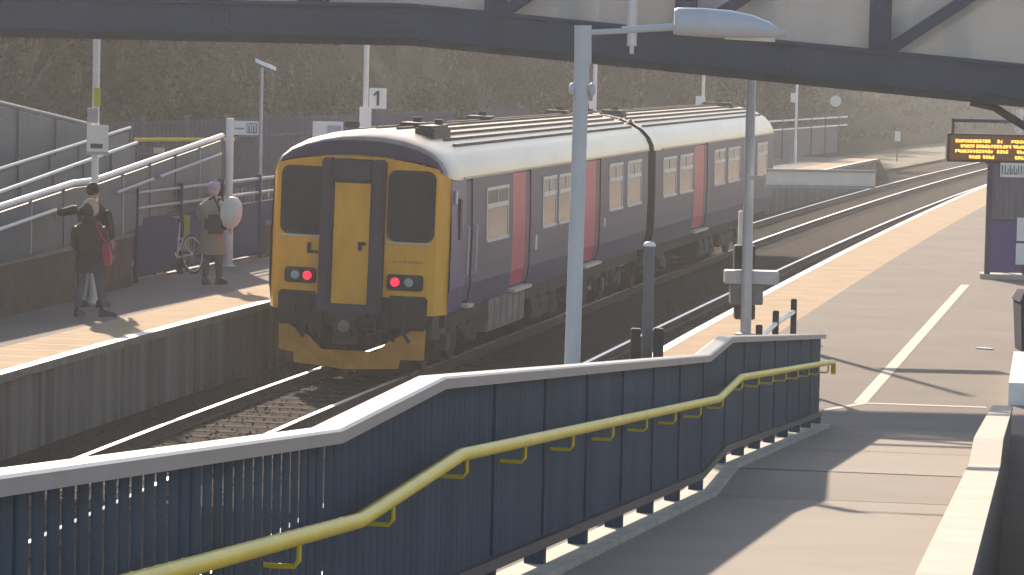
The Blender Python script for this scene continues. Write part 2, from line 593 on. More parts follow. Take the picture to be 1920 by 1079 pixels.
protos = [
    make_tree('hillside_tree', 'brownish winter tree with thin bare twigs on the shaded hillside', 1, 6.5, 2.9, 'leaf_brown', 4200, .10, True),
    make_tree('hillside_tree', 'dark green leafy tree on the shaded hillside', 2, 5.5, 2.6, 'leaf_green', 4600, .10),
    make_tree('hillside_bush', 'low brown bramble bush on the grassy hillside', 3, 2.6, 2.3, 'leaf_brown', 2400, .07),
    make_tree('hillside_bush', 'low green bush on the grassy hillside', 4, 2.4, 2.2, 'leaf_green', 2600, .07),
    make_tree('hillside_bush', 'pale straw coloured bush on the grassy hillside', 5, 2.0, 2.0, 'leaf_pale', 2200, .07),
]
rnd = random.Random(11)
used = [False] * len(protos)
def plant(k, u, d):
    p = hill_pt(u, d)
    p.z -= .1
    s = rnd.uniform(.75, 1.3)
    if not used[k]:
        used[k] = True
        protos[k].location = p
        protos[k].rotation_euler = (0, 0, rnd.uniform(0, 6))
    else:
        dup(protos[k], p, rnd.uniform(0, 6), scale=(s, s, s * rnd.uniform(.85, 1.1)))
for i in range(150):
    u = rnd.uniform(2, 130)
    d = rnd.uniform(0, 9)
    k = rnd.choice((0, 0, 1, 2, 0, 3, 2, 2)) if u < 45 else rnd.choice((1, 3, 2, 1, 3, 0))
    plant(k, u, d)
for i in range(45):
    plant(rnd.choice((0, 0, 1)), rnd.uniform(5, 120), rnd.uniform(9, 22))
for i in range(130):
    u = rnd.uniform(105, 300)
    d = rnd.uniform(.5, 22)
    plant(rnd.choice((4, 3, 4, 4, 2, 4, 1)), u, d)
for i in range(26):
    u = 3 + i * 1.9 + rnd.uniform(-.6, .6)
    p = tp(u, -13.2 + u * .06 + rnd.uniform(-1.2, .2), -.1)
    dup(protos[rnd.choice((2, 3, 3, 4))], p, rnd.uniform(0, 6), scale=(.8, .8, rnd.uniform(.75, 1.15)))
# undergrowth: grass and weeds as one mass
m = MB()
rg = random.Random(5)
for i in range(22000):
    u = rg.uniform(15, 300)
    d = rg.random() ** 1.3 * 34 + .3
    p = hill_pt(u, d)
    for j in range(2):
        a = rg.uniform(0, 6.28)
        hh = rg.uniform(.12, .42)
        b = Vector((math.cos(a), math.sin(a), 0)) * rg.uniform(.04, .13)
        lean = Vector((rg.gauss(0, .15), rg.gauss(0, .15), hh))
        q = p + Vector((rg.gauss(0, .5), rg.gauss(0, .5), -.05))
        m.face([q - b, q + b, q + lean], rg.choice((0, 1, 2)))
tag(m.build('undergrowth', ['leaf_green', 'leaf_brown', 'leaf_pale']), 'rough grass and weeds covering the hillside beyond the left platform', 'undergrowth', kind='stuff')

# ------------------------------------------------------------------ the train (x right, y along it, z above rail)
TRAIN = thing('passenger_train', 'two carriage purple passenger train with yellow end and red tail lamps', 'train', (-2.410, 51.293, RAIL))
TRAIN.rotation_euler = (0, 0.0209, -0.18844)
ZB, ZC = 0.98, 2.97          # foot of the body side and cantrail
def sidex(z):
    pr = [(.98, 1.345), (1.35, 1.395), (2.1, 1.395), (2.97, 1.365)]
    for (z0, x0), (z1, x1) in zip(pr, pr[1:]):
        if z <= z1:
            return x0 + (x1 - x0) * max(0, (z - z0) / (z1 - z0))
    return pr[-1][1]
ZS = [.98, 1.16, 1.35, 1.62, 2.1, 2.55, 2.97]
def roof_prof(s=1.0, drop=0.0, hw=1.365, zc=2.97):
    base = [(1.365, 2.97), (1.35, 3.08), (1.27, 3.24), (1.12, 3.39), (.9, 3.51), (.62, 3.60), (.32, 3.655), (0, 3.67)]
    top = 3.67 - drop
    out = []
    for x, z in base:
        out.append((x * hw / 1.365, zc + (z - 2.97) * (top - zc) / .70))
    return out + [(-x, z) for x, z in out[-2::-1]]

def carriage(T, u0, u1, cab, doors, windows, hoppers):
    def B(m, name, ma, par=TRAIN, smooth=False):
        m.bm.transform(T)
        return m.build(name, ma, par, smooth)
    # shell
    m = MB()
    for sgn in (-1, 1):
        br = sorted({u0, u1} | {d for a in doors for d in a[:2]})
        for a, b in zip(br, br[1:]):
            isd = any(abs(a - d[0]) < 1e-6 for d in doors)
            ins = 0.07 if isd else 0
            for z0, z1 in zip(ZS, ZS[1:]):
                mi = 1 if z1 <= 1.62 else 0
                if cab and b <= 1.6: mi = 2
                m.face([(sgn * (sidex(z0) - ins), a, z0), (sgn * (sidex(z0) - ins), b, z0), (sgn * (sidex(z1) - ins), b, z1), (sgn * (sidex(z1) - ins), a, z1)], mi)
            if isd:
                for uu in (a, b):
                    for z0, z1 in zip(ZS, ZS[1:]):
                        m.face([(sgn * sidex(z0), uu, z0), (sgn * (sidex(z0) - ins), uu, z0), (sgn * (sidex(z1) - ins), uu, z1), (sgn * sidex(z1), uu, z1)], 0)
    pr = [(sidex(z), z) for z in ZS]
    for uu in ((u0, u1) if not cab else (u1,)):
        m.face([(x, uu, z) for x, z in pr] + [(x, uu, z) for x, z in roof_prof()[1:-1]] + [(-x, uu, z) for x, z in pr[::-1]], 3)
    m.face([(-1.34, u0, .98), (1.34, u0, .98), (1.34, u1, .98), (-1.34, u1, .98)], 3)
    B(m, 'carriage_body', ['body_indigo', 'body_blue', 'cab_side', 'underframe'])
    # roof
    m = MB()
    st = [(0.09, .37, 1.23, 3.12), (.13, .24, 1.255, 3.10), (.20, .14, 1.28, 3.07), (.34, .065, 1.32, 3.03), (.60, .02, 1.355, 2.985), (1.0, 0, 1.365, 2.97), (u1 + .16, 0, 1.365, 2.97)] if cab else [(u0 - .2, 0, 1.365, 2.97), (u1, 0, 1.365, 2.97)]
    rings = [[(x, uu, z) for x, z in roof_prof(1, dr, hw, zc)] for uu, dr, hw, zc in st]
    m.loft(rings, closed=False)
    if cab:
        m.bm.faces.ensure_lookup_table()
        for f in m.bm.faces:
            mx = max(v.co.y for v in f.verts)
            f.material_index = 1 if mx < .25 else 2 if mx < .5 else 0  # brow shade put into colour: plum in front, mid-tone behind
    rf = B(m, 'roof', ['roof_grey', 'gangway', 'roof_brow_shade'], smooth=True)
    m = MB()
    rp = roof_prof()
    for x in (-.98, -.78, -.5, -.2, .12, .42, .66, .86, 1.02):
        z = next(za + (zb - za) * (x - xa) / (xb - xa) for (xa, za), (xb, zb) in zip(rp, rp[1:]) if min(xa, xb) <= x <= max(xa, xb))
        m.b2((x - .022, u0 + (1.7 if cab else .3), z - .02), (x + .022, u1 - .3, z + .035))
    B(m, 'roof_rib', 'roof_rib', rf)
    m = MB()
    m.b2((1.345, u0 + .9, 2.975), (1.385, u1, 3.005))
    m.b2((-1.385, u0 + .9, 2.975), (-1.345, u1, 3.005))
    B(m, 'gutter', 'roof_grey', rf)
    for ux, xx, sx, sy in hoppers:
        m = MB()
        m.b2((xx - sx / 2, ux - sy / 2, 3.5), (xx + sx / 2, ux + sy / 2, 3.75), bevel=.04)
        m.lathe([(.07, 3.72), (.07, 3.83), (.05, 3.83)], (xx, ux + sy * .3, 0), 10)
        B(m, 'roof_vent', 'dark_metal', rf)
    # doors
    for a, b, kind in doors:
        for sgn in (-1, 1):
            mid = (a + b) / 2
            mid = a + (b - a) * .74
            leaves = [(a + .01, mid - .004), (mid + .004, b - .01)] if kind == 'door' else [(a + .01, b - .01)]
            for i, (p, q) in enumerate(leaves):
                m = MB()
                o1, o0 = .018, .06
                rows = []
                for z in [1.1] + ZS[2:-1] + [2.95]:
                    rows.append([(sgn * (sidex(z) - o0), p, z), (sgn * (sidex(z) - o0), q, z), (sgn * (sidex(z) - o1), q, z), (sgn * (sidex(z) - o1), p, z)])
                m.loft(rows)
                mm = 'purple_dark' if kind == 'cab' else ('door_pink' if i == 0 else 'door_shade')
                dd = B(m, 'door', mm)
            m = MB()
            x0 = sgn * 1.30
            m.b2((min(x0, sgn * 1.47), a + .05, 1.0), (max(x0, sgn * 1.47), b - .05, 1.055), bevel=.01)
            B(m, 'door_step', 'step_pale')
    # windows
    for a, b, z0, z1, op in windows:
        for sgn in (-1, 1):
            def pl(m, ua, ub, za, zb, off, th):
                m.loft([[(sgn * (sidex(z) + off), ua, z), (sgn * (sidex(z) + off), ub, z), (sgn * (sidex(z) + off + th), ub, z), (sgn * (sidex(z) + off + th), ua, z)] for z in (za, zb)])
            m = MB()
            t_ = .05
            zm = z0 + (z1 - z0) * .66
            pl(m, a, b, z1 - t_, z1, -.02, .042)
            pl(m, a, b, z0, z0 + t_, -.02, .05)
            pl(m, a + t_, b - t_, zm - .035, zm + .035, -.02, .040)
            m2 = MB()
            pl(m, a, a + t_, z0 + t_, z1 - t_, -.02, .036)
            pl(m, b - t_, b, z0 + t_, z1 - t_, -.02, .036)
            fr = B(m, 'window', ['window_frame'])
            m = MB()
            pl(m, a + t_, b - t_, z0 + t_, zm - .035, -.02, .026)
            B(m, 'pane', 'saloon_glass', fr)
            m = MB()
            pl(m, a + t_, (a + b) / 2 - .02, zm + .035, z1 - t_, -.02, .027)
            pl(m, (a + b) / 2 + .02, b - t_, zm + .035, z1 - t_, -.02, .027)
            B(m, 'hopper_pane', 'train_glass' if op else 'saloon_glass', fr)
            m = MB()
            pl(m, (a + b) / 2 - .02, (a + b) / 2 + .02, zm + .035, z1 - t_, -.02, .038)
            B(m, 'glazing_bar', 'window_frame', fr)
    # underframe
    m = MB()
    m.b2((-1.25, u0 + .4, .74), (1.25, u1 - .2, .975))
    m.b2((-1.30, u0 + 7.1, .42), (-.4, u0 + 9.4, .74)); m.b2((.4, u0 + 7.4, .36), (1.27, u0 + 9.2, .74), bevel=.03)
    m.b2((.35, u0 + 9.6, .30), (1.22, u0 + 10.4, .74), bevel=.03); m.b2((.3, u0 + 10.8, .42), (1.28, u0 + 13.2, .74), bevel=.03)
    m.b2((-1.2, u0 + 10, .36), (-.2, u0 + 13, .74))
    for k in range(7):
        m.tube([(1.26, u0 + 7.3 + k * .9, .74), (1.27, u0 + 7.5 + k * .9, .5), (1.26, u0 + 7.9 + k * .9, .52)], .025, 5)
    B(m, 'underframe', 'underframe')
    if cab:
        m = MB()
        m.b2((.5, 3.75, .46), (1.34, 6.9, 1.0), bevel=.02)
        for k in range(1, 6):
            m.b2((1.34, 3.75 + k * .52, .5), (1.352, 3.79 + k * .52, .96))
        B(m, 'fuel_tank', 'tank_grey')
    for uc in (u0 + 2.1, u1 - 2.9):
        m = MB()
        for sg in (-1, 1):
            m.bar((sg * 1.02, uc - 1.5, .62), (sg * 1.02, uc + 1.5, .62), .12, .18)
            m.bar((sg * 1.04, uc - .5, .78), (sg * 1.04, uc + .5, .78), .2, .1)
            for du in (-1.0, 1.0):
                m.b2((sg * 1.08 - .1, uc + du - .16, .34), (sg * 1.08 + .1, uc + du + .16, .6), bevel=.02)
                m.lathe([(.09, 0), (.09, .3)], (sg * 1.12, uc + du * .62, .42), 8)
            m.lathe([(.16, 0), (.2, .06), (.2, .2), (.16, .26)], (sg * 1.05, uc, .55), 10)
            m.tube([(sg * 1.2, uc - .6, .74), (sg * 1.22, uc, .45), (sg * 1.2, uc + .6, .74)], .03, 6)
        m.b2((-.9, uc - .35, .5), (.9, uc + .35, .72))
        bo = B(m, 'bogie', 'bogie')
        for du in (-1.0, 1.0):
            for sg in (-1, 1):
                m = MB()
                M = Matrix.Rotation(R(90), 4, 'Y')
                m.lathe([(.2, -.05), (.38, -.05), (.42, -.04), (.42, .05), (.38, .06), (.2, .03), (.08, .08)], (0, 0, 0), 20)
                m.bm.transform(Matrix.Translation((sg * .76, uc + du, .42)) @ M)
                B(m, 'wheel', 'rail_rust', bo)

I4 = Matrix.Identity(4)
T_CAR2 = Matrix.Translation((0.055, 20.62, 0)) @ Matrix.Rotation(-0.0098, 4, 'Z')
carriage(I4, 0.42, 19.95, True,
         [(1.5, 2.0, 'cab'), (5.3, 6.9, 'door'), (12.2, 14.05, 'door')],
         [(3.05, 4.85, 1.93, 2.79, True), (7.95, 9.25, 1.93, 2.81, False), (9.5, 11.0, 1.93, 2.81, False), (15.0, 16.6, 1.93, 2.84, False), (17.2, 19.0, 1.93, 2.84, False)],
         [(2.4, .62, .3, 1.3), (3.6, .05, .4, .7), (10.4, -.25, .5, .6), (18.6, -.3, .5, .5)])
carriage(T_CAR2, 0.0, 19.6, False,
         [(5.55, 7.6, 'door'), (14.0, 15.5, 'door')],
         [(1.0, 2.8, 1.95, 2.80, False), (3.3, 5.2, 1.95, 2.80, False), (8.6, 10.4, 1.95, 2.79, False), (10.9, 13.0, 1.95, 2.79, False), (16.3, 18.3, 1.95, 2.79, False)],
         [(.8, .3, .5, .5), (1.3, -.4, .4, .4), (17.8, .1, .8, .5)])
for u, z, a, b in ((7.35, 1.72, .16, .24), (.62, 2.72, .10, .2), (14.5, 1.75, .14, .16)):
    m = MB()
    m.b2((1.385, u, z - b / 2), (1.405, u + a, z + b / 2))
    m.build('body_label', 'window_frame', TRAIN)
# corridor bellows and end pipework between the carriages
m = MB()
for k in range(4):
    u = 19.97 + k * .16
    m.b2((-.75, u, 1.0), (.75, u + .11, 3.25), bevel=.03)
for x in (-1.0,):
    m.tube([(x, 19.99, 1.1), (x, 20.06, 2.2), (x * .97, 20.06, 3.0), (x * .6, 20.1, 3.3)], .05, 6)
m.build('corridor_bellows', 'rubber', TRAIN)
m = MB()

for k in range(5):
    m.tube([(.9 - k * .22, 19.98, 3.50 + k * .035), (.9 - k * .2, 20.3, 3.58 + k * .02), (.9 - k * .22, 20.65, 3.50 + k * .035)], .035, 5)
m.build('roof_cable', 'roof_rib', TRAIN)

# ---- the yellow end
def fu(v): return .085 * max(0, abs(v) - .45)
def plate(pts, d0, d1):
    "outline (v, z) on the end wall, standing from d0 to d1 in front of it"
    m = MB()
    m.loft([[(v, fu(v) - d0, z) for v, z in pts], [(v, fu(v) - d1, z) for v, z in pts]])
    return m
def rrect(v0, v1, z0, z1, r, n=4):
    out = []
    for cx, cz, a0 in ((v1 - r, z1 - r, 0), (v0 + r, z1 - r, 90), (v0 + r, z0 + r, 180), (v1 - r, z0 + r, 270)):
        for k in range(n + 1):
            a = R(a0 + 90 * k / n)
            out.append((cx + r * math.cos(a), cz + r * math.sin(a)))
    return out
m = MB()
def topz(v): return 3.15 + .16 * (1 - (abs(v) / 1.23) ** 2)
cols = [-1.365, -1.33, -1.27, -1.23, -1.13, -.9, -.45, 0, .45, .9, 1.13, 1.23, 1.27, 1.33, 1.365]
def cu(v):
    a = abs(v)
    if a <= 1.13: return fu(v)
    return fu(1.13) + (a - 1.13) * .25 if a <= 1.23 else (.083 + (a - 1.23) / .135 * .36)
for a, b in zip(cols, cols[1:]):
    zb = .97 if min(abs(a), abs(b)) >= 1.13 else 1.22
    def tz(v):
        av = abs(v)
        return topz(v) if av <= 1.23 else 3.15 - (av - 1.23) / .135 * .17
    zs = [zb, 1.6, 2.1, 2.6]
    A = [(a, cu(a), z) for z in zs] + [(a, cu(a), tz(a))]
    Bp = [(b, cu(b), z) for z in zs] + [(b, cu(b), tz(b))]
    for i in range(4):
        m.face([A[i], Bp[i], Bp[i + 1], A[i + 1]])
cab = m.build('cab_end', 'train_yellow', TRAIN, smooth=True)
for sgn, v0, v1, z0, z1 in ((-1, -1.11, -.49, 2.14, 3.08), (1, .54, 1.16, 2.10, 3.08)):
    fr = plate(rrect(v0 - .045, v1 + .045, z0 - .045, z1 + .04, .13), -.02, .012).build('windscreen', 'rubber', TRAIN)
    plate(rrect(v0, v1, z0, z1, .10), -.01, .018).build('pane', 'train_glass', fr)
    m = MB()
    m.b2((v0 - .05, fu(.8) - .04, z0 - .075), (v1 + .05, fu(.8) - .012, z0 - .05))
    m.build('trim_strip', 'window_frame', fr)
    m = MB()
    c = (v0 + v1) / 2
    m.bar((c - .05, -.02, z0 - .03), (c + .16, -.03 + fu(.8), z0 + .52), .012, .012)
    m.build('wiper', 'black', fr)
# gangway surround with its door
m = MB()
m.b2((-.49, -.2, .95), (-.31, .1, 3.26), bevel=.03)
m.b2((.28, -.2, .95), (.47, .1, 3.26), bevel=.03)
m.b2((-.309, -.198, 2.95), (.279, .1, 3.258), bevel=.02)
m.b2((-.309, -.198, .95), (.279, .1, 1.10), bevel=.02)
m.build('gangway_surround', 'gangway', TRAIN)
m = MB()
m.b2((-.312, -.12, 1.1), (.282, -.02, 2.952))
gd = m.build('gangway_door', 'train_yellow', TRAIN)
m = MB()
m.b2((-.312, -.135, 2.90), (.282, -.12, 2.952)); m.b2((-.312, -.135, 1.1), (-.29, -.12, 2.90)); m.b2((.26, -.135, 1.1), (.282, -.12, 2.90))
m.build('door_seal', 'rubber', gd)
m = MB()
m.b2((.10, -.17, 1.98), (.21, -.12, 2.03)); m.b2((.10, -.15, 1.9), (.15, -.12, 2.03))
m.build('handle', 'dark_metal', gd)
# lamp clusters
for v0, v1, z0, z1, vr, vw, zr in ((-1.05, -.56, 1.37, 1.6, -.69, -.88, 1.485), (.53, 1.07, 1.33, 1.57, .655, .86, 1.455)):
    lc = plate(rrect(v0, v1, z0, z1, .05), -.02, .035).build('lamp_cluster', 'black', TRAIN)
    for v, nm, mt in ((vr, 'tail_lamp', 'tail_red'), (vw, 'marker_lamp', 'lamp_lens')):
        m = MB()
        m.lathe([(.0, 0), (.068, 0), (.068, .02), (.05, .035), (0, .04)], (0, 0, 0), 16)
        m.bm.transform(Matrix.Translation((v, fu(v) - .034, zr)) @ Matrix.Rotation(R(90), 4, 'X'))
        m.build(nm, mt, lc)
m = MB()
m.b2((-.70, -.05, 1.82), (-.66, .03, 1.98)); m.b2((-.66, -.05, 1.82), (-.55, .03, 1.86))
m.build('lamp_bracket', 'black', TRAIN)
m = MB()
for k in range(6):
    m.b2((.60 + k * .08, fu(.8) - .016, 1.735 + .01 * (k % 2)), (.655 + k * .08, fu(.8) + .02, 1.775))
m.build('number_decal', 'plough_yellow', TRAIN)
# buffer beam, coupler, hoses, obstacle plough
m = MB()
m.b2((-1.13, -.02, .74), (1.14, .5, 1.25), bevel=.03)
m.b2((-1.22, .12, .62), (-.95, .6, 1.0)); m.b2((.95, .12, .62), (1.22, .6, 1.0))
m.b2((-.45, -.1, .80), (.45, .3, .95), bevel=.02)
m.build('buffer_beam', 'black', TRAIN)
m = MB()
m.b2((-.17, -.5, .64), (.17, -.22, .95), bevel=.04)
m.b2((-.10, -.25, .70), (.10, .3, .88))
m.b2((-.2, -.42, .52), (.2, -.26, .62), bevel=.02)
cp = m.build('coupler', 'dark_metal', TRAIN)
m = MB()
m.lathe([(0, 0), (.09, 0), (.09, .05), (.03, .06)], (0, 0, 0), 12)
m.bm.transform(Matrix.Translation((.02, -.5, .8)) @ Matrix.Rotation(R(90), 4, 'X'))
m.build('coupler_face', 'tank_grey', cp)
for x in (-.8, -.6, -.42, .4, .58, .82):
    m = MB()
    m.tube([(x, -.02, 1.1), (x, -.16, .98), (x + .03, -.17, .7), (x + .1, -.1, .58)], .028, 6)
    m.build('hose', 'rubber', TRAIN)
m = MB()
out = [(-1.12, .78), (-1.10, .36), (-.86, .33), (-.84, .18), (0, .13), (.76, .17), (.78, .30), (1.13, .31), (1.13, .78), (.98, .76), (.62, .58), (.42, .40), (-.42, .40), (-.62, .58), (-.98, .75)]
L, Rr = [p for p in out if p[0] <= 0], None
m.loft([[(v, -.16 + .16 * abs(v) + (z - .5) * .12, z) for v, z in out], [(v, -.11 + .16 * abs(v) + (z - .5) * .12, z) for v, z in out]])
m.build('obstacle_plough', 'plough_yellow', TRAIN)
m = MB()
m.bar((-.8, .0, .78), (-.8, .1, .5), .08, .08); m.bar((.8, .0, .78), (.8, .1, .5), .08, .08)
m.build('plough_bracket', 'dark_metal', TRAIN)
for sgn in (1, -1):
    m = MB()
    m.b2((min(sgn * 1.36, sgn * 1.41), .92, 2.05), (max(sgn * 1.36, sgn * 1.41), 1.10, 2.7), bevel=.02)
    m.build('cab_side_window', 'rubber', TRAIN)
    m = MB()
    for du in (1.44, 2.06):
        m.tube([(sgn * 1.39, du, 1.5), (sgn * 1.45, du, 1.52), (sgn * 1.45, du, 2.25), (sgn * 1.39, du, 2.27)], .016, 6)
    m.build('grab_rail', 'window_frame', TRAIN)
# ------------------------------------------------------------------ the approach ramp in front
KA = math.tan(R(9.2))
def rx(Y): return -0.316 + (Y - 13.8) * .1572          # line of the parapet
def ramp_top(Y):
    if Y < 11.8: return 2.636 + (11.8 - Y) / 13
    if Y < 13.8: return 2.636
    if Y < 24.5: return 2.636 - (Y - 13.8) * .806 / 10.7
    if Y < 26.2: return 1.83
    if Y < 37.0: return 1.83 - (Y - 26.2) * .82 / 10.8
    return 1.01
RD = Vector((.1572, 1, 0)).normalized()                 # along the ramp
RN = Vector((RD.y, -RD.x, 0))                           # towards its right
def rp(Y, off, z):
    return Vector((rx(Y), Y, z)) + RN * off
BR = [5.0, 11.8, 13.8, 24.5, 26.2, 37.0]
H_PAR = 1.01
rampT = thing('access_ramp', 'long pale surfaced access ramp descending to the right platform', 'ramp', (rx(30), 30, 0))
m = MB()
rings = []
for Y in BR:
    z = max(ramp_top(Y) - H_PAR, 0.0)
    rings.append([rp(Y, -.14, z + .004), rp(Y, 1.93, z + .004), rp(Y, 1.93, -.3), rp(Y, -.14, -.3)])
m.loft(rings)
m.build('ramp_deck', 'ramp_floor', rampT, world=True)
m = MB()
for a, b in zip(BR, BR[1:]):
    za, zb = ramp_top(a) - H_PAR, ramp_top(b) - H_PAR
    m.loft([[rp(Y, -.10, z), rp(Y, .13, z), rp(Y, .13, z + .04), rp(Y, -.10, z + .04)] for Y, z in ((a, za), (b, zb))])
m.build('ramp_kerb', 'kerb', rampT, world=True)
for Y in (14.2, 24.5, 26.2, 30.5, 34.2, 36.9):
    m = MB()
    z = ramp_top(Y) - H_PAR + .007
    a, b = rp(Y, .14, z), rp(Y, 1.9, z)
    d = Vector((0, .03, -.001))
    m.face([a - d, b - d, b + d, a + d])
    m.build('expansion_joint', 'coping_stone', rampT, world=True)

par = thing('ramp_parapet', 'slate blue steel ramp parapet with pale coping and yellow handrail', 'parapet', (rx(30), 30, 0))
# coping, one length per slope
m = MB()
hw = .062
rings = []
for Y in BR:
    z = ramp_top(Y)
    rings.append([rp(Y, -hw, z - .045), rp(Y, -hw, z - .008), rp(Y, -hw + .012, z), rp(Y, hw - .012, z), rp(Y, hw, z - .008), rp(Y, hw, z - .05), rp(Y, hw - .02, z - .05), rp(Y, hw - .02, z - .045)])
m.loft(rings)
m.build('coping', 'coping_paint', par, world=True)
# ribbed infill: one panel per 1.5 m bay
bays = []
for a, b in zip(BR, BR[1:]):
    n = max(1, round((b - a) / 1.55))
    bays += [(a + (b - a) * i / n, a + (b - a) * (i + 1) / n) for i in range(n)]
for a, b in bays:
    m = MB()
    n = max(3, round((b - a) * 1.012 / .132))
    for i in range(n):
        y0 = a + (b - a) * i / n
        y1 = a + (b - a) * (i + 1) / n
        gap = (y1 - y0) * (.23 if b < 11.9 else .05 if b < 13.9 else 0)
        y1 -= gap
        rings = []
        ym = (y0 + y1) / 2
        kd = .25 if b < 13.9 else .3
        for Y, off in ((y0, -.006 * kd), (y0 + .012, .006 * kd), (ym, .012 * kd), (y1 - .012, .006 * kd), (y1, -.006 * kd)):
            zt, zb = ramp_top(Y) - .045, ramp_top(Y) - .85
            rings.append([rp(Y, off, zb), rp(Y, off + .003, zb), rp(Y, off + .003, zt), rp(Y, off, zt)])
        m.loft(rings)
    m.build('infill_panel', 'blue_steel', par, world=True)
for k, (a, b) in enumerate(bays + [(37.0, 37.0)]):
    m = MB()
    Y = a if a < 37 else 36.97
    z = ramp_top(Y)
    m.bar(rp(Y, -.05, z - H_PAR + .0), rp(Y, -.05, z - .065), .05, .05, up=RN)
    m.bar(rp(Y, 0, z - H_PAR + .03), rp(Y, 0, z - .89), .10, .05, up=RN)
    m.build('post', 'blue_steel', par, world=True)
m = MB()
for a, b in zip(BR, BR[1:]):
    m.loft([[rp(Y, -.035, ramp_top(Y) - .89), rp(Y, .035, ramp_top(Y) - .89), rp(Y, .035, ramp_top(Y) - .84), rp(Y, -.035, ramp_top(Y) - .84)] for Y in (a, b)])
m.build('bottom_rail', 'blue_dark', par, world=True)
for a, b in bays:
    if a > 13.9:
        m = MB()
        m.bar(rp(a, .010, ramp_top(a) - .83), rp(a, .010, ramp_top(a) - .05), .018, .012, up=RD)
        m.build('panel_joint', 'hoarding', par, world=True)
def hz(Y): return ramp_top(Y) - .314
m = MB()
pts = [rp(Y, .125, hz(Y)) for Y in BR]
pts[-1] = rp(37.15, .125, hz(37))
pts += [rp(37.32, .125, hz(37) - .03), rp(37.36, .125, hz(37) - .14)]
m.tube(pts, .028, 12)
hr = m.build('handrail', 'yellow_rail', par, smooth=True, world=True)
Y = 6.2
while Y < 37:
    m = MB()
    m.tube([rp(Y, .125, hz(Y) - .015), rp(Y, .125, hz(Y) - .075), rp(Y, .11, hz(Y) - .095), rp(Y, .012, hz(Y) - .095)], .009, 8)
    b_ = m.build('handrail_bracket', 'yellow_rail', hr, smooth=True)
    for v in b_.data.vertices: v.co -= par.location
    Y += 1.55 if Y < 26 else 1.45

# low concrete wall on the right of the ramp
rw = thing('low_wall', 'long pale concrete kerb wall along the right side of the ramp', 'wall', (rx(25) + 2, 25, 0))
m = MB()
def w0(Y): return 1.86 + .11 * (37 - Y) / 24
rings = []
for Y in BR:
    z = max(ramp_top(Y) - H_PAR, 0) + .26
    rings.append([rp(Y, w0(Y), z), rp(Y, w0(Y) + .20, z), rp(Y, w0(Y) + .20, -.2), rp(Y, w0(Y), -.2)])
m.loft(rings)
m.build('wall_body', 'concrete', rw, world=True)
m = MB()
rings = []
for Y in BR:
    z = max(ramp_top(Y) - H_PAR, 0) + .26
    rings.append([rp(Y, w0(Y) - .01, z + .003), rp(Y, w0(Y) + .21, z + .003), rp(Y, w0(Y) + .21, z + .045), rp(Y, w0(Y) - .01, z + .045)])
m.loft(rings)
m.build('coping', 'concrete', rw, world=True)
rw2 = MB()
rings = []
for Y in (40.2, 44.6):
    rings.append([rp(Y, 1.98, .26), rp(Y, 2.2, .26), rp(Y, 2.2, -.1), rp(Y, 1.98, -.1)])
rw2.loft(rings)
tag(rw2.build('low_wall', 'edge_white'), 'short white kerb wall beyond the end of the ramp at the right edge', 'wall')
# barrier and planting behind the low wall, sheet and bed coloured near-black for shade
fb = thing('barrier_fence', 'dark blue steel barrier, blackened for shade, behind the low concrete wall', 'fence', (rx(20) + 2.6, 20, 0))
m = MB()
m.loft([[rp(Y, 2.62, -.3), rp(Y, 2.68, -.3), rp(Y, 2.68, max(ramp_top(Y) - H_PAR, 0) + .45), rp(Y, 2.62, max(ramp_top(Y) - H_PAR, 0) + .45)] for Y in BR[:-1] + [38.5]])
m.build('steel_sheet', 'barrier_shade', fb, world=True)
for i in range(14):
    m = MB()
    Y = 8 + i * 1.6
    m.bar(rp(Y, 2.57, -.2), rp(Y, 2.57, max(ramp_top(Y) - H_PAR, 0) + .66), .06, .06, up=RN)
    m.build('post', 'purple_dark', fb, world=True)
m = MB()
m.loft([[rp(Y, 2.20, -.25), rp(Y, 2.62, -.25), rp(Y, 2.62, -.2), rp(Y, 2.20, -.2)] for Y in BR])
tag(m.build('planting_bed', 'barrier_shade'), kind='structure')
rs = random.Random(3)
for k, (Y, s) in enumerate(((13.0, .30), (14.6, .26), (16.4, .3))):
    t = thing('shrub', ('dark green shrub nearest the camera behind the low concrete wall', 'dark green shrub in the middle behind the low concrete wall', 'dark green shrub farthest along behind the low concrete wall')[k], 'shrub', rp(Y, 2.42, -.2), 'shrubs behind the low wall')
    zf = ramp_top(Y) - H_PAR - .1
    m = MB()
    m.tube([(0, 0, 0), (.02, .03, zf * .5), (0, 0, zf)], .02, 6)
    m.build('stem', 'bark', t)
    m = MB()
    leaf_cloud(m, [((0, 0, zf * f), (.14, s * 1.7, .3)) for f in (.25, .5, .75, .95)], 1400, .035, rs)
    m.build('foliage', 'leaf_dark', t)

# ------------------------------------------------------------------ footbridge
br = thing('footbridge', 'grey blue steel footbridge crossing above the tracks', 'footbridge', sight(960, 300, 45))
bb = br.location
BD = Vector((math.cos(R(10.8)), -math.sin(R(10.8)), 0))
BNn = Vector((BD.y, -BD.x, 0))
BNn = -BNn if BNn.y < 0 else BNn                        # away from the camera
B0 = Vector((0, 45, 0))
def bl(x):
    "distance along the bridge for a picture column"
    d = FW * F_PX + RT * (x - 960) + UP * (539.5 - 100)
    # ray (plan) from the eye meets the bridge line
    den = d.x * BD.y - d.y * BD.x
    t = (B0.x * BD.y - B0.y * BD.x) / den
    return (Vector((d.x * t, d.y * t, 0)) - B0).dot(BD)
KN = bl(770)
BZ0 = 4.055
def bz(s): return BZ0 if s < KN else BZ0 - (s - KN) * .0775
def bp(s, dep, z): 
    q = B0 + BD * s + BNn * dep
    return Vector((q.x, q.y, z))
stn = [-16, KN, 9.5]
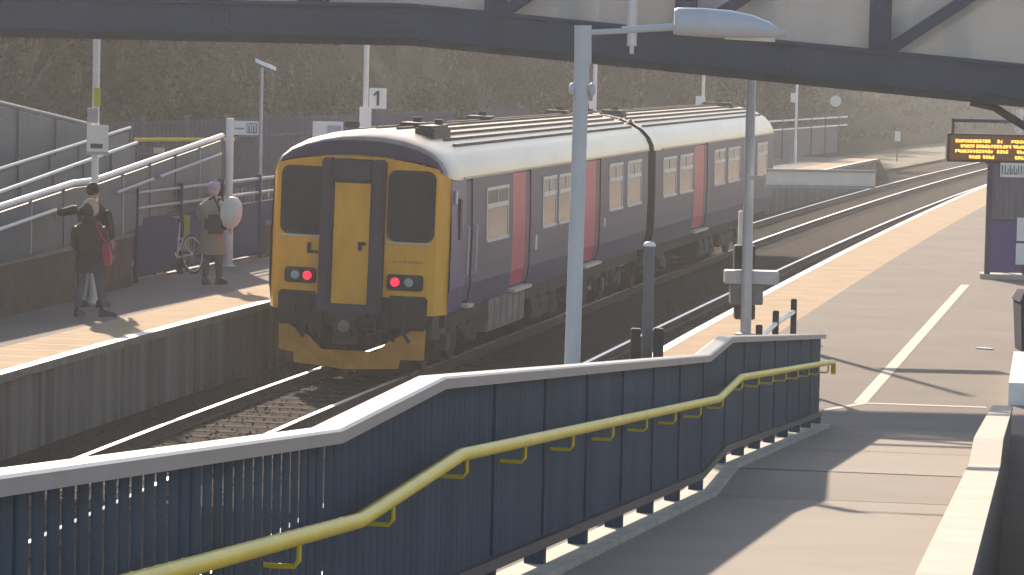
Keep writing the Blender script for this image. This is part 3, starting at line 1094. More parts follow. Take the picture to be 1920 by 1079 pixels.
def beam(m, s0, s1, d0, d1, z0, z1):
    st = [s0] + ([KN] if s0 < KN < s1 else []) + [s1]
    m.loft([[bp(s, d0, bz(s) + z0), bp(s, d1, bz(s) + z0), bp(s, d1, bz(s) + z1), bp(s, d0, bz(s) + z1)] for s in st])
for d0 in (0, 2.2):
    m = MB()
    beam(m, -16, 9.5, d0, d0 + .18, .07, .50)
    beam(m, -16, 9.5, d0 - .05, d0 + .23, .47, .52)
    m.build('bottom_chord', 'bridge_steel', br, world=True)
    m = MB()
    beam(m, -16, 9.5, d0 - .06, d0 + .24, -.03, .065)
    m.build('bottom_flange', 'bridge_lip', br, world=True)
    m = MB()
    beam(m, -16, 9.5, d0, d0 + .18, 2.25, 2.42)
    m.build('top_chord', 'bridge_steel', br, world=True)
m = MB()
beam(m, -16, 9.5, .19, 2.19, .12, .30)
m.build('bridge_deck', 'bridge_lip', br, world=True)
s925, s1270, s1650 = bl(925), bl(1272), bl(1648)
pit = (s1650 - s925) / 2
for d0 in (0, 2.2):
    for k in range(-6, 5):
        s = s925 + k * pit
        m = MB()
        m.loft([[bp(s - .135, d0 + .01, bz(s) + z), bp(s + .135, d0 + .01, bz(s) + z), bp(s + .135, d0 + .17, bz(s) + z), bp(s - .135, d0 + .17, bz(s) + z)] for z in (.505, 2.245)])
        m.build('truss_post', 'bridge_steel', br, world=True)
        m = MB()
        a, b = bp(s + .12, d0 + .06, bz(s) + .52), bp(s + pit - .16, d0 + .06, bz(s + pit) + 2.24)
        m.bar(a, b, .15, .10, up=BNn)
        m.build('truss_diagonal', 'bridge_steel', br, world=True)
for k in range(-6, 5):
    s = s925 + k * pit
    m = MB()
    q = s + pit * .5
    def pt(ds, z): return bp(q + ds, -.012, bz(q + ds) + z)
    m.loft([[pt(-.2, .1), pt(.2, .1), pt(.2, .44), pt(-.2, .44)], [pt(-.2, .1) + BNn * .011, pt(.2, .1) + BNn * .011, pt(.2, .44) + BNn * .011, pt(-.2, .44) + BNn * .011]])
    for dx in (-.14, -.05, .05, .14):
        for dz in (.15, .27, .39):
            m.ball(pt(dx, dz), .014, sub=1)
    m.build('splice_plate', 'bridge_steel', br, world=True)
for k in range(-6, 5):
    s = s925 + k * pit
    m = MB()
    e = s + pit
    st = [s] + ([KN] if s < KN < e else []) + [e]
    m.loft([[bp(q, .195, bz(q) + .32), bp(q, .215, bz(q) + .32), bp(q, .215, bz(q) + 1.49), bp(q, .195, bz(q) + 1.49)] for q in st])
    m.build('infill_panel', 'bridge_panel', br, world=True)
m = MB()
sp = bl(1187)
m.tube([bp(sp, -.12, bz(sp) + 1.9), bp(sp, -.12, bz(sp) + .25)], .065, 10)
m.tube([bp(sp, -.12, bz(sp) + .25), bp(sp, -.12, bz(sp) + .15)], .03, 8)
m.build('drain_pipe', 'pipe_pale', br, smooth=True, world=True)
m = MB()
q0, q1 = bl(1822), bl(2010)
zb = bz(q0)
m.tube([bp(q0, .09, bz(q0) - .03), bp(q0 + .3, .09, bz(q0) - .09), bp(q0 + .7, .09, bz(q0) - .33), bp(q1, .09, bz(q1) - .62)], .05, 8)
m.build('brace', 'bridge_lip', br, world=True)
for s, dz in ((-13.5, 0), (8.9, 0)):
    m = MB()
    for dd in (.1, 2.3):
        m.b2(bp(s, dd, -1.2) - Vector((.14, .14, 0)), bp(s, dd, bz(s) - .03) + Vector((.14, .14, 0)))
    m.build('trestle', 'bridge_steel', br, world=True)

# ------------------------------------------------------------------ lamp post in the foreground
p = ground(1062, 953)
p.y = 30.0
base = sight(1064, 960, 30.0); base.z = 0
lamp = thing('lamp_post', 'tall pale grey lamp post with a long lantern overhanging to the right', 'lamp post', base)
m = MB()
m.lathe([(.14, 0), (.14, .03), (.085, .05), (.085, 1.1), (.07, 1.14), (.064, 3.1)], (0, 0, 0), 14)
m.lathe([(.064, 3.1), (.066, 3.93)], (0, 0, 0), 14)
lean = (sight(1093, 60, 30.0) - base)
m.bm.transform(Matrix(((1, 0, lean.x / lean.z, 0), (0, 1, 0, 0), (0, 0, 1, 0), (0, 0, 0, 1))))
m.build('pole', 'lamp_grey', lamp, smooth=True)
m = MB()
L = sight(1093, 48, 30.0) - base
Mx = sight(1093, 120, 30.0) - base
m.tube([(Mx.x, 0, Mx.z), (L.x, 0, L.z)], .074, 14)
m.build('pole_cap', 'lamp_grey', lamp, smooth=True)
m = MB()
for px in (1073, 1110):
    q = sight(px, 168, 30.0) - base
    m.ball((q.x, 0, q.z), (.035, .05, .06))
q = sight(1091, 178, 30.0) - base
m.tube([(q.x - .11, 0, q.z + .03), (q.x + .09, 0, q.z + .05)], .028, 8)
m.build('pole_clamp', 'lamp_grey', lamp, smooth=True)
a0, a1 = sight(1108, 62, 30.0) - base, sight(1268, 50, 30.0) - base
m = MB()
am = a0 + (a1 - a0) * .5
m.tube([(a0.x - .06, 0, a0.z), (a0.x + .25, 0, a0.z + .02), (am.x, 0, am.z)], .024, 10)
m.tube([(am.x - .1, 0, am.z - .005), (a1.x + .05, 0, a1.z)], .034, 10)
m.build('arm', 'lamp_grey', lamp, smooth=True)
h0, h1 = sight(1264, 46, 30.0) - base, sight(1474, 62, 30.0) - base
Lx = h1.x - h0.x
prof = [(0, -.115, .135, .10), (.03, -.125, .15, .135), (.25, -.135, .155, .16), (.5, -.14, .145, .17), (.7, -.135, .11, .16), (.85, -.12, .055, .13), (.95, -.10, -.02, .09), (1.0, -.085, -.06, .03)]
m = MB()
rings = []
for t, zb_, zt, wy in prof:
    x = h0.x + t * Lx
    zc = h0.z + (h1.z - h0.z) * t * .4
    ring = []
    for k in range(14):
        a = 2 * math.pi * k / 14
        cy, sz = math.cos(a), math.sin(a)
        zz = (zt - .0) * sz if sz > 0 else -zb_ * .35 * sz
        ring.append((x, wy * (abs(cy) ** .6) * (1 if cy > 0 else -1), zc + (zt * sz if sz > 0 else .75 * (-zb_) * sz)))
    rings.append(ring)
m.loft(rings)
m.build('lantern', 'lamp_grey', lamp, smooth=True)
m = MB()
xg0, xg1 = h0.x + .45 * Lx, h0.x + .9 * Lx
zg = h0.z - .085
m.loft([[(xg0 + (xg1 - xg0) * t, wy * c_, zg + zo + (h1.z - h0.z) * .3 * t) for c_, zo in ((-1, .03), (-.6, -.035), (.6, -.035), (1, .03))] for t, wy in ((0, .12), (.4, .125), (.8, .1), (1, .06))])
m.build('lantern_glass', 'lamp_glass', lamp, smooth=True)

# ------------------------------------------------------------------ steel post with guard posts
b = sight(1211, 750, 35.0); b.z = 0
t = thing('platform_post', 'dark steel post with a pale domed cap between two guard posts', 'post', b)
top = sight(1212, 462, 35.0).z
m = MB()
m.lathe([(.10, 0), (.10, .02), (.055, .03), (.055, top)], (0, 0, 0), 14)
m.build('post_shaft', 'bin_grey', t, smooth=True)
m = MB()
m.lathe([(.062, top), (.062, top + .02), (.045, top + .04), (.0, top + .05)], (0, 0, 0), 14)
m.build('post_cap', 'white_paint', t, smooth=True)
for px, lb in ((1190, 'black square guard post left of the domed steel post'), (1233, 'black square guard post right of the domed steel post')):
    c = sight(px, 700, 34.8); c.z = 0
    t = thing('guard_post', lb, 'bollard', c, 'guard posts beside the steel post')
    m = MB()
    h = sight(px, 616, 34.8).z
    m.b2((-.05, -.05, 0), (.05, .05, h), bevel=.008)
    m.build('post_shaft', 'black', t)
    m = MB()
    m.b2((-.09, -.09, 0), (.09, .09, .015))
    m.build('base_plate', 'dark_metal', t)

# ------------------------------------------------------------------ platform pole with signs and monitor stack
Y = 49.0
b = ground(1398, 628)
Y = b.y
t = thing('sign_pole', 'slim grey pole on the right platform carrying a speaker and stepped boxes', 'pole', b)
top = sight(1408, 120, Y) - b
m = MB()
m.lathe([(.16, 0), (.16, .02), (.078, .03), (.078, 1.3), (.07, 1.34), (.068, top.z)], (0, 0, 0), 14)
m.bm.transform(Matrix(((1, 0, top.x / top.z * .6, 0), (0, 1, 0, 0), (0, 0, 1, 0), (0, 0, 0, 1))))
m.build('pole', 'galv', t, smooth=True)
def pbox(x0, y0, x1, y1, Yd, d0, d1):
    A, B_ = sight(x0, y1, Yd) - b, sight(x1, y0, Yd) - b
    m = MB()
    m.b2((A.x, d0, A.z), (B_.x, d1, B_.z), bevel=.012)
    return m
pbox(1377, 462, 1417, 506, Y, .06, .36).build('speaker', 'black', t)
pbox(1384, 396, 1394, 460, Y, .0, .12).build('junction_box', 'white_paint', t)
pbox(1360, 511, 1462, 533, Y, .08, .5).build('upper_tray', 'galv', t)
pbox(1370, 536, 1432, 572, Y, .08, .46).build('middle_box', 'bin_grey', t)
pbox(1378, 573, 1417, 600, Y, .08, .40).build('lower_box', 'dark_metal', t)
nb = sight(1540, 336, Y - .3)
t2 = thing('name_board', 'blank grey back of a long board fixed beside the slim pole', 'sign board', nb)
A, B_ = sight(1436, 334, Y - .3) - nb, sight(1641, 337, Y - .3) - nb
m = MB()
m.bar((A.x, 0, A.z), (B_.x, 0, B_.z), .03, .262)
m.build('board', 'sign_white', t2)
m = MB()
m.bar((A.x, -.025, A.z + .11), (B_.x, -.025, B_.z + .11), .02, .03)
m.bar((A.x, -.025, A.z - .11), (B_.x, -.025, B_.z - .11), .02, .03)
m.build('board_frame', 'sign_grey', t2)
m = MB()
m.bar((A.x - .26, .02, A.z), (A.x + .1, .02, A.z), .03, .06)
m.build('bracket', 'galv', t2)

# railing beyond the parapet
t = thing('railing', 'short dark railing with white bars beside the platform edge', 'railing', (3.0, 39.2, 0))
ps = [(2.66, 36.9), (3.02, 39.3), (3.37, 41.1)]
hts = [1.1, sight(1458, 583, 39.3).z, sight(1488, 561, 41.1).z]
for (x, y), h in zip(ps, hts):
    m = MB()
    m.b2((x - .035, y - .035, 0), (x + .035, y + .035, h), bevel=.008)
    m.build('post', 'dark_metal', t, world=True)
m = MB()
for f in (.86, .42):
    m.tube([(x, y, h * f) for (x, y), h in zip(ps, hts)], .028, 8)
    m.build('rail_bar', 'white_tube', t, smooth=True, world=True); m = MB()
m.bm.free()

# ------------------------------------------------------------------ departure board
Y = 61.0
cb = sight(1868, 280, Y)
t = thing('departure_board', 'black departure board with glowing amber lines of text', 'departure board', cb)
hang = {}
m = MB()
A, B_ = sight(1774, 303, Y) - cb, sight(1962, 254, Y) - cb
m.b2((A.x, -.1, A.z), (B_.x, .16, B_.z), bevel=.015)
m.build('casing', 'black', t)
m = MB()
m.b2((A.x + .05, -.108, A.z + .035), (B_.x - .05, -.10, B_.z - .03))
m.build('screen', 'led_screen', t)
rl = random.Random(8)
m = MB()
W_ = B_.x - A.x
for zc, spans in ((.365, [(.08, .42), (.50, .54), (.64, .93)]), (.275, [(.13, .26), (.29, .62), (.66, .94)]), (.185, [(.08, .2), (.23, .45), (.5, .6), (.7, .95)]), (.085, [(.22, .33), (.36, .45), (.68, .9)])):
    for a, c in spans:
        x = A.x + a * W_
        while x < A.x + c * W_:
            for dx in (0, .014, .028):
                for dz in (0, .014, .028, .042):
                    if rl.random() < .8:
                        m.b2((x + dx, -.112, A.z + zc + dz - .02), (x + dx + .0136, -.107, A.z + zc + dz - .0065))
            x += .052
m.build('amber_text', 'led_amber', t)
m = MB()
z_ = sight(1786, 226, Y).z - cb.z
xl = sight(1787, 226, Y).x - cb.x
m.b2((xl - .03, -.03, z_ - .03), (B_.x + .2, .03, z_ + .03))
m.b2((xl - .025, -.025, B_.z), (xl + .025, .025, z_ - .03))
m.build('hanging_frame', 'bridge_steel', t)
m = MB()
m.b2((B_.x + .1, -.06, -cb.z), (B_.x + .22, .06, z_ + .4))
m.build('support_post', 'bridge_steel', t)
m = MB()
xq = sight(1910, 230, Y).x - cb.x
m.lathe([(.05, B_.z + .02), (.07, B_.z + .08), (.07, B_.z + .22), (.05, B_.z + .3), (.07, B_.z + .36), (.06, B_.z + .44)], (xq, -.1, 0), 12)
m.build('dome_camera', 'white_paint', t, smooth=True)

# ------------------------------------------------------------------ purple waiting shelter
sb = ground(1846, 523)
Y = sb.y
t = thing('waiting_shelter', 'purple framed glass waiting shelter with notices at the right edge', 'shelter', sb)
zt = sight(1850, 308, Y).z
wd = 2.4
m = MB()
for x0 in (.04, .74, wd):
    for y in (0, 1.6):
        x = x0 + (.5 if y else 0)
        m.b2((x - .05, y - .05, 0), (x + .05, y + .05, zt), bevel=.01)
m.loft([[(-.05, -.06, z), (wd + .06, -.06, z), (wd + .6, 1.7, z), (.44, 1.7, z)] for z in (zt + .002, zt + .08)])
m.b2((.09, -.04, 1.06), (.69, .04, 1.12)); m.b2((.79, -.04, 1.06), (wd - .05, .04, 1.12))
m.build('frame', 'purple_dark', t)
m = MB()
m.b2((.09, -.025, .12), (.69, .025, 1.058)); m.b2((.79, -.025, .12), (wd - .05, .025, 1.058))
m.build('lower_panel', 'purple', t)
for x0, x1 in ((.09, .69), (.79, wd - .05)):
    m = MB()
    m.b2((x0, -.012, 1.122), (x1, .012, zt - .002))
    m.build('glass_pane', 'shelter_glass', t)
m = MB()
m.b2((-.1, -.1, 0.002), (wd, -.055, .09)); m.b2((.1, -.055, .002), (wd, 1.6, .03))
m.build('plinth', 'concrete', t)
def spx(x0, y0, x1, y1, dep, nm, mt, par=t):
    A, B_ = sight(x0, y1, Y) - sb, sight(x1, y0, Y) - sb
    m = MB()
    m.b2((A.x, dep - .02, A.z), (B_.x, dep, B_.z))
    return m.build(nm, mt, par)
sg = spx(1874, 305, 1935, 332, -.07, 'name_sign', 'sign_white')
m = MB()
A, B_ = sight(1877, 327, Y) - sb, sight(1930, 311, Y) - sb
x = A.x
zz0, zz1 = A.z, B_.z
for wv in (.03, .07, .05, .06, .03, .03, .06, .05):
    m.b2((x, -.096, zz0), (x + .018, -.089, zz1))
    if wv > .04: m.b2((x + .018, -.096, zz0 + .01), (x + wv - .015, -.089, zz0 + .03)); m.b2((x + wv - .015, -.096, zz0), (x + wv, -.089, zz0 + .11))
    x += wv + .022
m.build('sign_lettering', 'sign_ink', sg)
spx(1905, 409, 1945, 452, -.05, 'notice', 'sign_white')
spx(1903, 457, 1945, 496, -.05, 'notice', 'sign_white')
# dark blue grit bin
b = ground(1908, 668)
c = sight(1914, 640, b.y + 1.0); c.z = 0
t = thing('grit_bin', 'dark blue storage bin standing beyond the white kerb wall', 'bin', (c.x + .5, c.y, 0))
h = sight(1908, 545, c.y).z
m = MB()
xl = sight(1906, 600, c.y).x - t.location.x
m.loft([[(xl + .04, -.3, 0), (.5, -.3, 0), (.5, .35, 0), (xl + .04, .35, 0)], [(xl, -.35, h - .14), (.55, -.35, h - .14), (.55, .4, h - .14), (xl, .4, h - .14)]])
m.build('bin_body', 'barrier_blue', t)
m = MB()
m.loft([[(xl - .02, -.38, h - .138), (.57, -.38, h - .138), (.57, .42, h - .138), (xl - .02, .42, h - .138)], [(xl + .05, -.3, h), (.5, -.3, h), (.5, .34, h), (xl + .05, .34, h)]])
m.build('bin_lid', 'barrier_blue', t)
p = ground(1846, 655)
m = MB()
M = Matrix.Rotation(R(50), 3, 'Z')
m.box((p.x, p.y, .012), (.10, .26, .012), M)
m.box((p.x + .05, p.y + .1, .025), (.08, .10, .012), Matrix.Rotation(R(20), 3, 'X'))
tag(m.build('paper_scrap', 'sign_white'), 'small white scrap of paper lying on the right platform', 'litter')

# ------------------------------------------------------------------ left platform: ramps, fences
def wl(Y): return -7.34 + (Y - 49.4) * .151             # foot of the brick wall
WD = Vector((.151, 1, 0)).normalized()
WN = Vector((-WD.y, WD.x, 0))                           # away from the track
def wp(Y, off, z): return Vector((wl(Y), Y, z)) + WN * off
def hl(Y):
    pts = [(40, 1.02), (53.6, 1.80), (54.8, 1.80), (63.4, 2.34), (67, 2.34)]
    for (a, za), (b, zb) in zip(pts, pts[1:]):
        if Y <= b: return za + (zb - za) * (Y - a) / (b - a)
    return 2.34
lw = thing('brick_wall', 'low brown brick wall at the foot of the left ramp', 'wall', wp(52, 0, 0))
m = MB()
st = [40, 53.6, 54.8, 56.6]
m.loft([[wp(Y, 0, -.2), wp(Y, .3, -.2), wp(Y, .3, .66 + (Y - 40) * .010), wp(Y, 0, .66 + (Y - 40) * .010)] for Y in st])
m.build('brickwork', 'brown_brick', lw, world=True)
m = MB()
m.loft([[wp(Y, -.03, .663 + (Y - 40) * .010), wp(Y, .33, .663 + (Y - 40) * .010), wp(Y, .33, .70 + (Y - 40) * .010), wp(Y, -.03, .70 + (Y - 40) * .010)] for Y in st])
m.build('coping', 'tank_grey', lw, world=True)
lr = thing('ramp_railing', 'grey panelled railing with a thick white top rail rising to the right', 'railing', wp(52, .15, 0))
st = [40, 53.6, 54.8, 63.4]
def low(Y): return .70 + (Y - 40) * .010 if Y < 56.6 else (.87 + (Y - 56.6) * .075)
m = MB()
m.loft([[wp(Y, .14, low(Y)), wp(Y, .17, low(Y)), wp(Y, .17, hl(Y) - .08), wp(Y, .14, hl(Y) - .08)] for Y in [40, 53.6, 54.8, 56.6, 60, 63.4]])
m.build('infill_panel', 'ramp_panel', lr, world=True)
m = MB()
m.tube([wp(Y, .155, hl(Y)) for Y in st], .045, 10)
m.build('top_rail', 'white_tube', lr, smooth=True, world=True)
for a, b in ((40, 47), (47.6, 52.4), (55.9, 58.2), (58.6, 63.0)):
    m = MB()
    m.tube([wp(Y, .08, hl(Y) - .30) for Y in (a, b)], .028, 8)
    m.build('lower_rail', 'white_tube' if b < 55 else 'grey_tube', lr, smooth=True, world=True)
for i in range(14):
    Y = 41 + i * 1.72
    m = MB()
    q = wp(Y, .155, 0)
    m.b2((q.x - .03, q.y - .03, low(Y)), (q.x + .03, q.y + .03, hl(Y) - .03))
    m.build('post', 'sign_grey' if i % 3 == 0 else 'ramp_panel', lr, world=True)
# the return flight behind it
def far_line(x0, y0, x1, y1, Ya, Yb):
    return sight(x0, y0, Ya), sight(x1, y1, Yb)
t = thing('ramp_railing', 'pale yellow topped railing behind the thick white rail on the left', 'railing', sight(120, 320, 57))
A, B_ = far_line(-30, 371, 256, 268, 51, 63)
m = MB(); m.tube([A, B_], .032, 8); m.build('top_rail', 'bag_white', t, smooth=True, world=True)
m = MB()
dn = Vector((0, 0, -1.15))
o_ = Vector((0, .03, 0))
m.loft([[A + dn, A + dn + o_, A + o_ - Vector((0, 0, .06)), A - Vector((0, 0, .06))], [B_ + dn, B_ + dn + o_, B_ + o_ - Vector((0, 0, .06)), B_ - Vector((0, 0, .06))]])
m.build('infill_panel', 'ramp_panel', t, world=True)
for i in range(6):
    q = A + (B_ - A) * (i / 5)
    m = MB(); m.b2((q.x - .03, q.y - .07, q.z - 1.15), (q.x + .03, q.y - .01, q.z - .03)); m.build('post', 'ramp_panel', t, world=True)
t = thing('ramp_railing', 'grey railing rising to the right behind the pale yellow one', 'railing', sight(120, 300, 60))
A, B_ = far_line(-30, 327, 244, 240, 54, 66)
m = MB(); m.tube([A, B_], .035, 8); m.build('top_rail', 'coping_paint', t, smooth=True, world=True)
m = MB()
dn = Vector((0, 0, -1.3))
m.loft([[A + dn, A + dn + o_, A + o_ - Vector((0, 0, .06)), A - Vector((0, 0, .06))], [B_ + dn, B_ + dn + o_, B_ + o_ - Vector((0, 0, .06)), B_ - Vector((0, 0, .06))]])
m.build('infill_panel', 'ramp_panel', t, world=True)
for i in range(6):
    q = A + (B_ - A) * (i / 5)
    m = MB(); m.b2((q.x - .03, q.y - .07, q.z - 1.3), (q.x + .03, q.y - .01, q.z - .03)); m.build('post', 'ramp_panel', t, world=True)
t = thing('ramp_railing', 'highest railing on the left sloping down to the right below the hillside', 'railing', sight(80, 220, 64))
A, B_ = far_line(-40, 183, 170, 234, 60, 66)
m = MB(); m.tube([A, B_], .038, 8); m.build('top_rail', 'coping_paint', t, smooth=True, world=True)
m = MB(); m.tube([sight(-40, 216, 60) - o_ * 2, sight(150, 256, 66) - o_ * 2], .026, 8); m.build('middle_rail', 'coping_paint', t, smooth=True, world=True)
m = MB()
dn = Vector((0, 0, -1.5))
m.loft([[A + dn, A + dn + o_, A + o_ - Vector((0, 0, .06)), A - Vector((0, 0, .06))], [B_ + dn, B_ + dn + o_, B_ + o_ - Vector((0, 0, .06)), B_ - Vector((0, 0, .06))]])
m.build('infill_panel', 'ramp_panel', t, world=True)
for i in range(4):
    q = A + (B_ - A) * (i / 3)
    m = MB(); m.b2((q.x - .03, q.y - .07, q.z - 1.5), (q.x + .03, q.y - .01, q.z - .03)); m.build('post', 'ramp_panel', t, world=True)
# yellow barrier with its notice, and palisade fence behind
t = thing('yellow_barrier', 'thin yellow barrier rail with a small cream notice behind the ramps', 'barrier', sight(335, 300, 68))
A, B_ = sight(252, 262, 67.5), sight(440, 262, 68.5)
m = MB(); m.tube([A, B_], .035, 8); m.build('top_rail', 'yellow_rail', t, smooth=True, world=True)
for q in (A, (A + B_) / 2, B_):
    m = MB(); m.b2((q.x - .035, q.y + .03, 0), (q.x + .035, q.y + .1, q.z + .02)); m.build('post', 'brown_brick', t, world=True)
A2, B2 = sight(288, 296, 67.9), sight(309, 278, 67.9)
m = MB(); m.b2((A2.x, 67.86, A2.z), (B2.x, 67.9, B2.z)); nn = m.build('notice', 'line_paint', t, world=True)
m = MB()
M0, M1 = sight(252, 300, 68.05), sight(440, 268, 68.5)
m.bar((A.x, A.y + .1, 1.0), (B_.x, B_.y + .1, 1.0), .03, 1.7); m.build('boarding', 'brown_brick', t, world=True)

t = thing('palisade_fence', 'blue grey palisade fence running along the foot of the hillside', 'fence', tp(22, -11, 0))
m = MB()
for u in frange(2, 58, .28):
    q = tp(u, -12.3 + u * .06, 0)
    m.b2((q.x - .04, q.y - .01, -.1), (q.x + .04, q.y + .01, 2.25))
o = m.build('pales', 'hoarding', t, world=True)
for z in (.5, 1.8):
    m = MB()
    m.tube([tp(u, -12.3 + u * .06, z) + Vector((0, .04, 0)) for u in frange(2, 58, 4)], .03, 6)
    m.build('rail_bar', 'hoarding', t, world=True)
for u in frange(2, 58, 2.8):
    m = MB()
    q = tp(u, -12.3 + u * .06, 0)
    m.b2((q.x - .05, q.y + .06, -.1), (q.x + .05, q.y + .14, 2.35))
    m.build('post', 'hoarding', t, world=True)

# railings with blue sheeting at the back of the left platform
def fl(i): return Vector((-6.16 + i * .2, 57.2 + i * .94, 0))
t = thing('platform_railing', 'dark blue platform railing with white bars and blue sheeting', 'railing', fl(4))
nF = 34
FA, FB = ground(252, 531), ground(513, 478)
def fp(s):                                              # s metres along
    return FA + (FB - FA).normalized() * s
hF = 1.58
for i in range(11):
    q = fp(i * 2.6)
    m = MB(); m.b2((q.x - .05, q.y - .05, 0), (q.x + .05, q.y + .05, hF), bevel=.008)
    m.build('post', 'fence_blue', t, world=True)
for z in (1.5, 1.24):
    m = MB()
    m.tube([fp(.02) + Vector((0, 0, z)), fp(26) + Vector((0, 0, z))], .03, 8)
    m.build('rail_bar', 'coping_paint', t, smooth=True, world=True)
for i in range(10):
    m = MB()
    a, b = fp(i * 2.6 + .06), fp(i * 2.6 + 2.54)
    m.bar(a + Vector((0, 0, .58)), b + Vector((0, 0, .58)), .025, .98)
    m.build('sheeting', 'fence_blue', t, world=True)
m = MB()
m.bar(fp(0) + Vector((-.02, 0, .03)), fp(26) + Vector((-.02, 0, .03)), .05, .06)
m.build('bottom_rail', 'tank_grey', t, world=True)
# further along: white railings and blue sheeting near the platform end
t = thing('platform_railing', 'far blue sheeted railing with white bars beyond the end of the train', 'railing', tp(66, -7, 0))
for z in (1.55, 1.2):
    m = MB(); m.tube([tp(u, -6.9 + (u - 45) * .05, z) for u in frange(45, 101, 3)], .035, 6); m.build('rail_bar', 'white_tube', t, world=True)
for i in range(19):
    q = tp(45 + i * 3, -6.9 + i * .15, 0)
    m = MB(); m.b2((q.x - .05, q.y - .05, 0), (q.x + .05, q.y + .05, 1.6)); m.build('post', 'fence_blue', t, world=True)
for i in range(18):
    a, b = tp(45.1 + i * 3, -6.9 + i * .15, .6), tp(47.9 + i * 3, -6.75 + i * .15, .6)
    m = MB(); m.bar(a, b, .03, 1.1); m.build('sheeting', 'hoarding', t, world=True)

# ------------------------------------------------------------------ poles on the left platform
def pole(name, label, cat, base, h, r=.055, group=None, mt='white_paint'):
    t = thing(name, label, cat, base, group)
    m = MB()
    m.lathe([(.14, 0), (.14, .02), (r * 1.25, .03), (r * 1.25, .9), (r, .95), (r, h)], (0, 0, 0), 12)
    m.build('pole', mt, t, smooth=True)
    return t
def hanging(t, x0, y0, x1, y1, Y, nm, mt, d=.04, front=-.09):
    b = t.location
    A, B_ = sight(x0, y1, Y) - b, sight(x1, y0, Y) - b
    m = MB()
    m.b2((A.x, front - d, A.z), (B_.x, front, B_.z), bevel=.008)
    return m.build(nm, mt, t), A, B_
LH = []
def lantern(t, h, dx=-.1):
    m = MB()
    m.loft([[(dx + x, y, h + z) for y, z in ((-w_, 0), (-w_ * .7, .08 * k), (w_ * .7, .08 * k), (w_, 0))] for x, w_, k in ((-.1, .05, .8), (.1, .12, 1.2), (.5, .13, 1.2), (.7, .05, .5))])
    m.build('lantern', 'white_paint', t)
b = sight(175, 560, 52.6); b.z = 0
t = pole('sign_pole', 'white pole with a square white sign behind the two standing people', 'pole', b, 5.6)
lantern(t, 5.6)
o, A, B_ = hanging(t, 164, 235, 205, 290, 52.6, 'sign_plate', 'sign_white')
m = MB(); m.b2((A.x + .06, -.14, A.z + .10), (B_.x - .08, -.131, A.z + .17)); m.build('sign_print', 'leaf_pale', o)
m = MB(); m.b2((A.x, -.135, A.z - .0), (B_.x, -.05, A.z + .05)); m.build('sign_lip', 'sign_grey', o)
hanging(t, 166, 203, 186, 230, 52.6, 'control_box', 'sign_grey', .08)
hanging(t, 177, 165, 190, 200, 52.6, 'yellow_marker', 'hivis', .03, -.06)
b = ground(427, 500)
t = pole('finger_post', 'white finger post with a small sign arm behind the person in beige', 'signpost', b, sight(430, 222, b.y).z, .07)
o, A, B_ = hanging(t, 437, 228, 485, 253, b.y, 'sign_arm', 'sign_white', .03, .02)
m = MB(); m.b2((A.x + .24, -.018, A.z + .03), (B_.x - .02, -.0101, B_.z - .03)); m.build('sign_block', 'sign_lilac', o)
m = MB()
for k in range(2):
    x = A.x + .26 + k * .085
    z0, z1 = A.z + .055, B_.z - .055
    m.b2((x, -.023, z0), (x + .012, -.0181, z1)); m.b2((x + .05, -.023, z0), (x + .062, -.0181, z1)); m.b2((x + .0122, -.023, z1 - .02), (x + .0498, -.0181, z1)); 
m.build('sign_symbol', 'sign_white', o)
m = MB(); m.b2((A.x + .03, -.018, A.z + .10), (A.x + .2, -.0101, A.z + .13)); m.build('sign_line', 'sign_lilac', o)
b = sight(680, 500, 64.5); b.z = 0
t = pole('sign_pole', 'white pole with the platform number 1 sign behind the train roof', 'pole', b, 5.6, .05)
lantern(t, 5.6)
o, A, B_ = hanging(t, 692, 166, 725, 204, 64.5, 'number_sign', 'sign_white', .04, .02)
m = MB()
cx, cz, hh = (A.x + B_.x) / 2 + .0, A.z + .06, (B_.z - A.z) - .11
m.b2((cx - .022, -.032, cz), (cx + .026, -.021, cz + hh)); m.bar((cx - .02, -.0265, cz + hh - .03), (cx - .075, -.0265, cz + hh - .085), .011, .035, up=Vector((0, 0, 1)))
m.build('numeral_one', 'sign_ink', o)
hanging(t, 674, 201, 697, 245, 64.5, 'panel', 'sign_white', .06)
b = sight(614, 500, 63.5); b.z = 0
t = thing('information_sign', 'white information board above the left shoulder of the train', 'sign', b)
m = MB(); z1 = sight(614, 270, 63.5).z
for x in (-.22, .22): m.b2((x - .03, 0, 0), (x + .03, .06, z1 + .1))
m.build('legs', 'galv', t)
o, A, B_ = hanging(t, 586, 229, 644, 272, 63.5, 'board', 'sign_white', .05, -.01)
m = MB(); m.b2((A.x + .27, -.07, A.z + .03), (B_.x - .04, -.061, B_.z - .07)); m.build('sign_print', 'sign_grey', o)
m = MB(); m.b2((B_.x + .02, -.02, B_.z - .1), (B_.x + .3, .1, B_.z + .02), bevel=.02); m.build('loudspeaker', 'black', t)
GP = 'lamp poles along the left platform'
for px, Yp, bx, lb in ((1110, 88, (190, 217, 7), 'slim white lamp pole just right of the big lamp post'), (1313, 108, (181, 200, 9), 'slim white lamp pole above the far carriage roof'), (1488, 134, (175, 192, 6), 'slim white lamp pole beyond the far end of the train')):
    b = sight(px, 400, Yp); b.z = 0
    t = pole('lamp_pole', lb, 'lamp post', b, 5.8, .05, GP)
    lantern(t, 5.8)
    hanging(t, px - bx[2], bx[0], px + bx[2], bx[1], Yp, 'control_box', 'sign_white', .12, -.06)
b = sight(488, 320, 84); b.z = 0
t = pole('lamp_pole', 'thin lamp pole with a bright white lantern in front of the hillside', 'lamp post', b, sight(488, 128, 84).z, .04, None, 'galv')
m = MB()
hL = sight(488, 128, 84).z
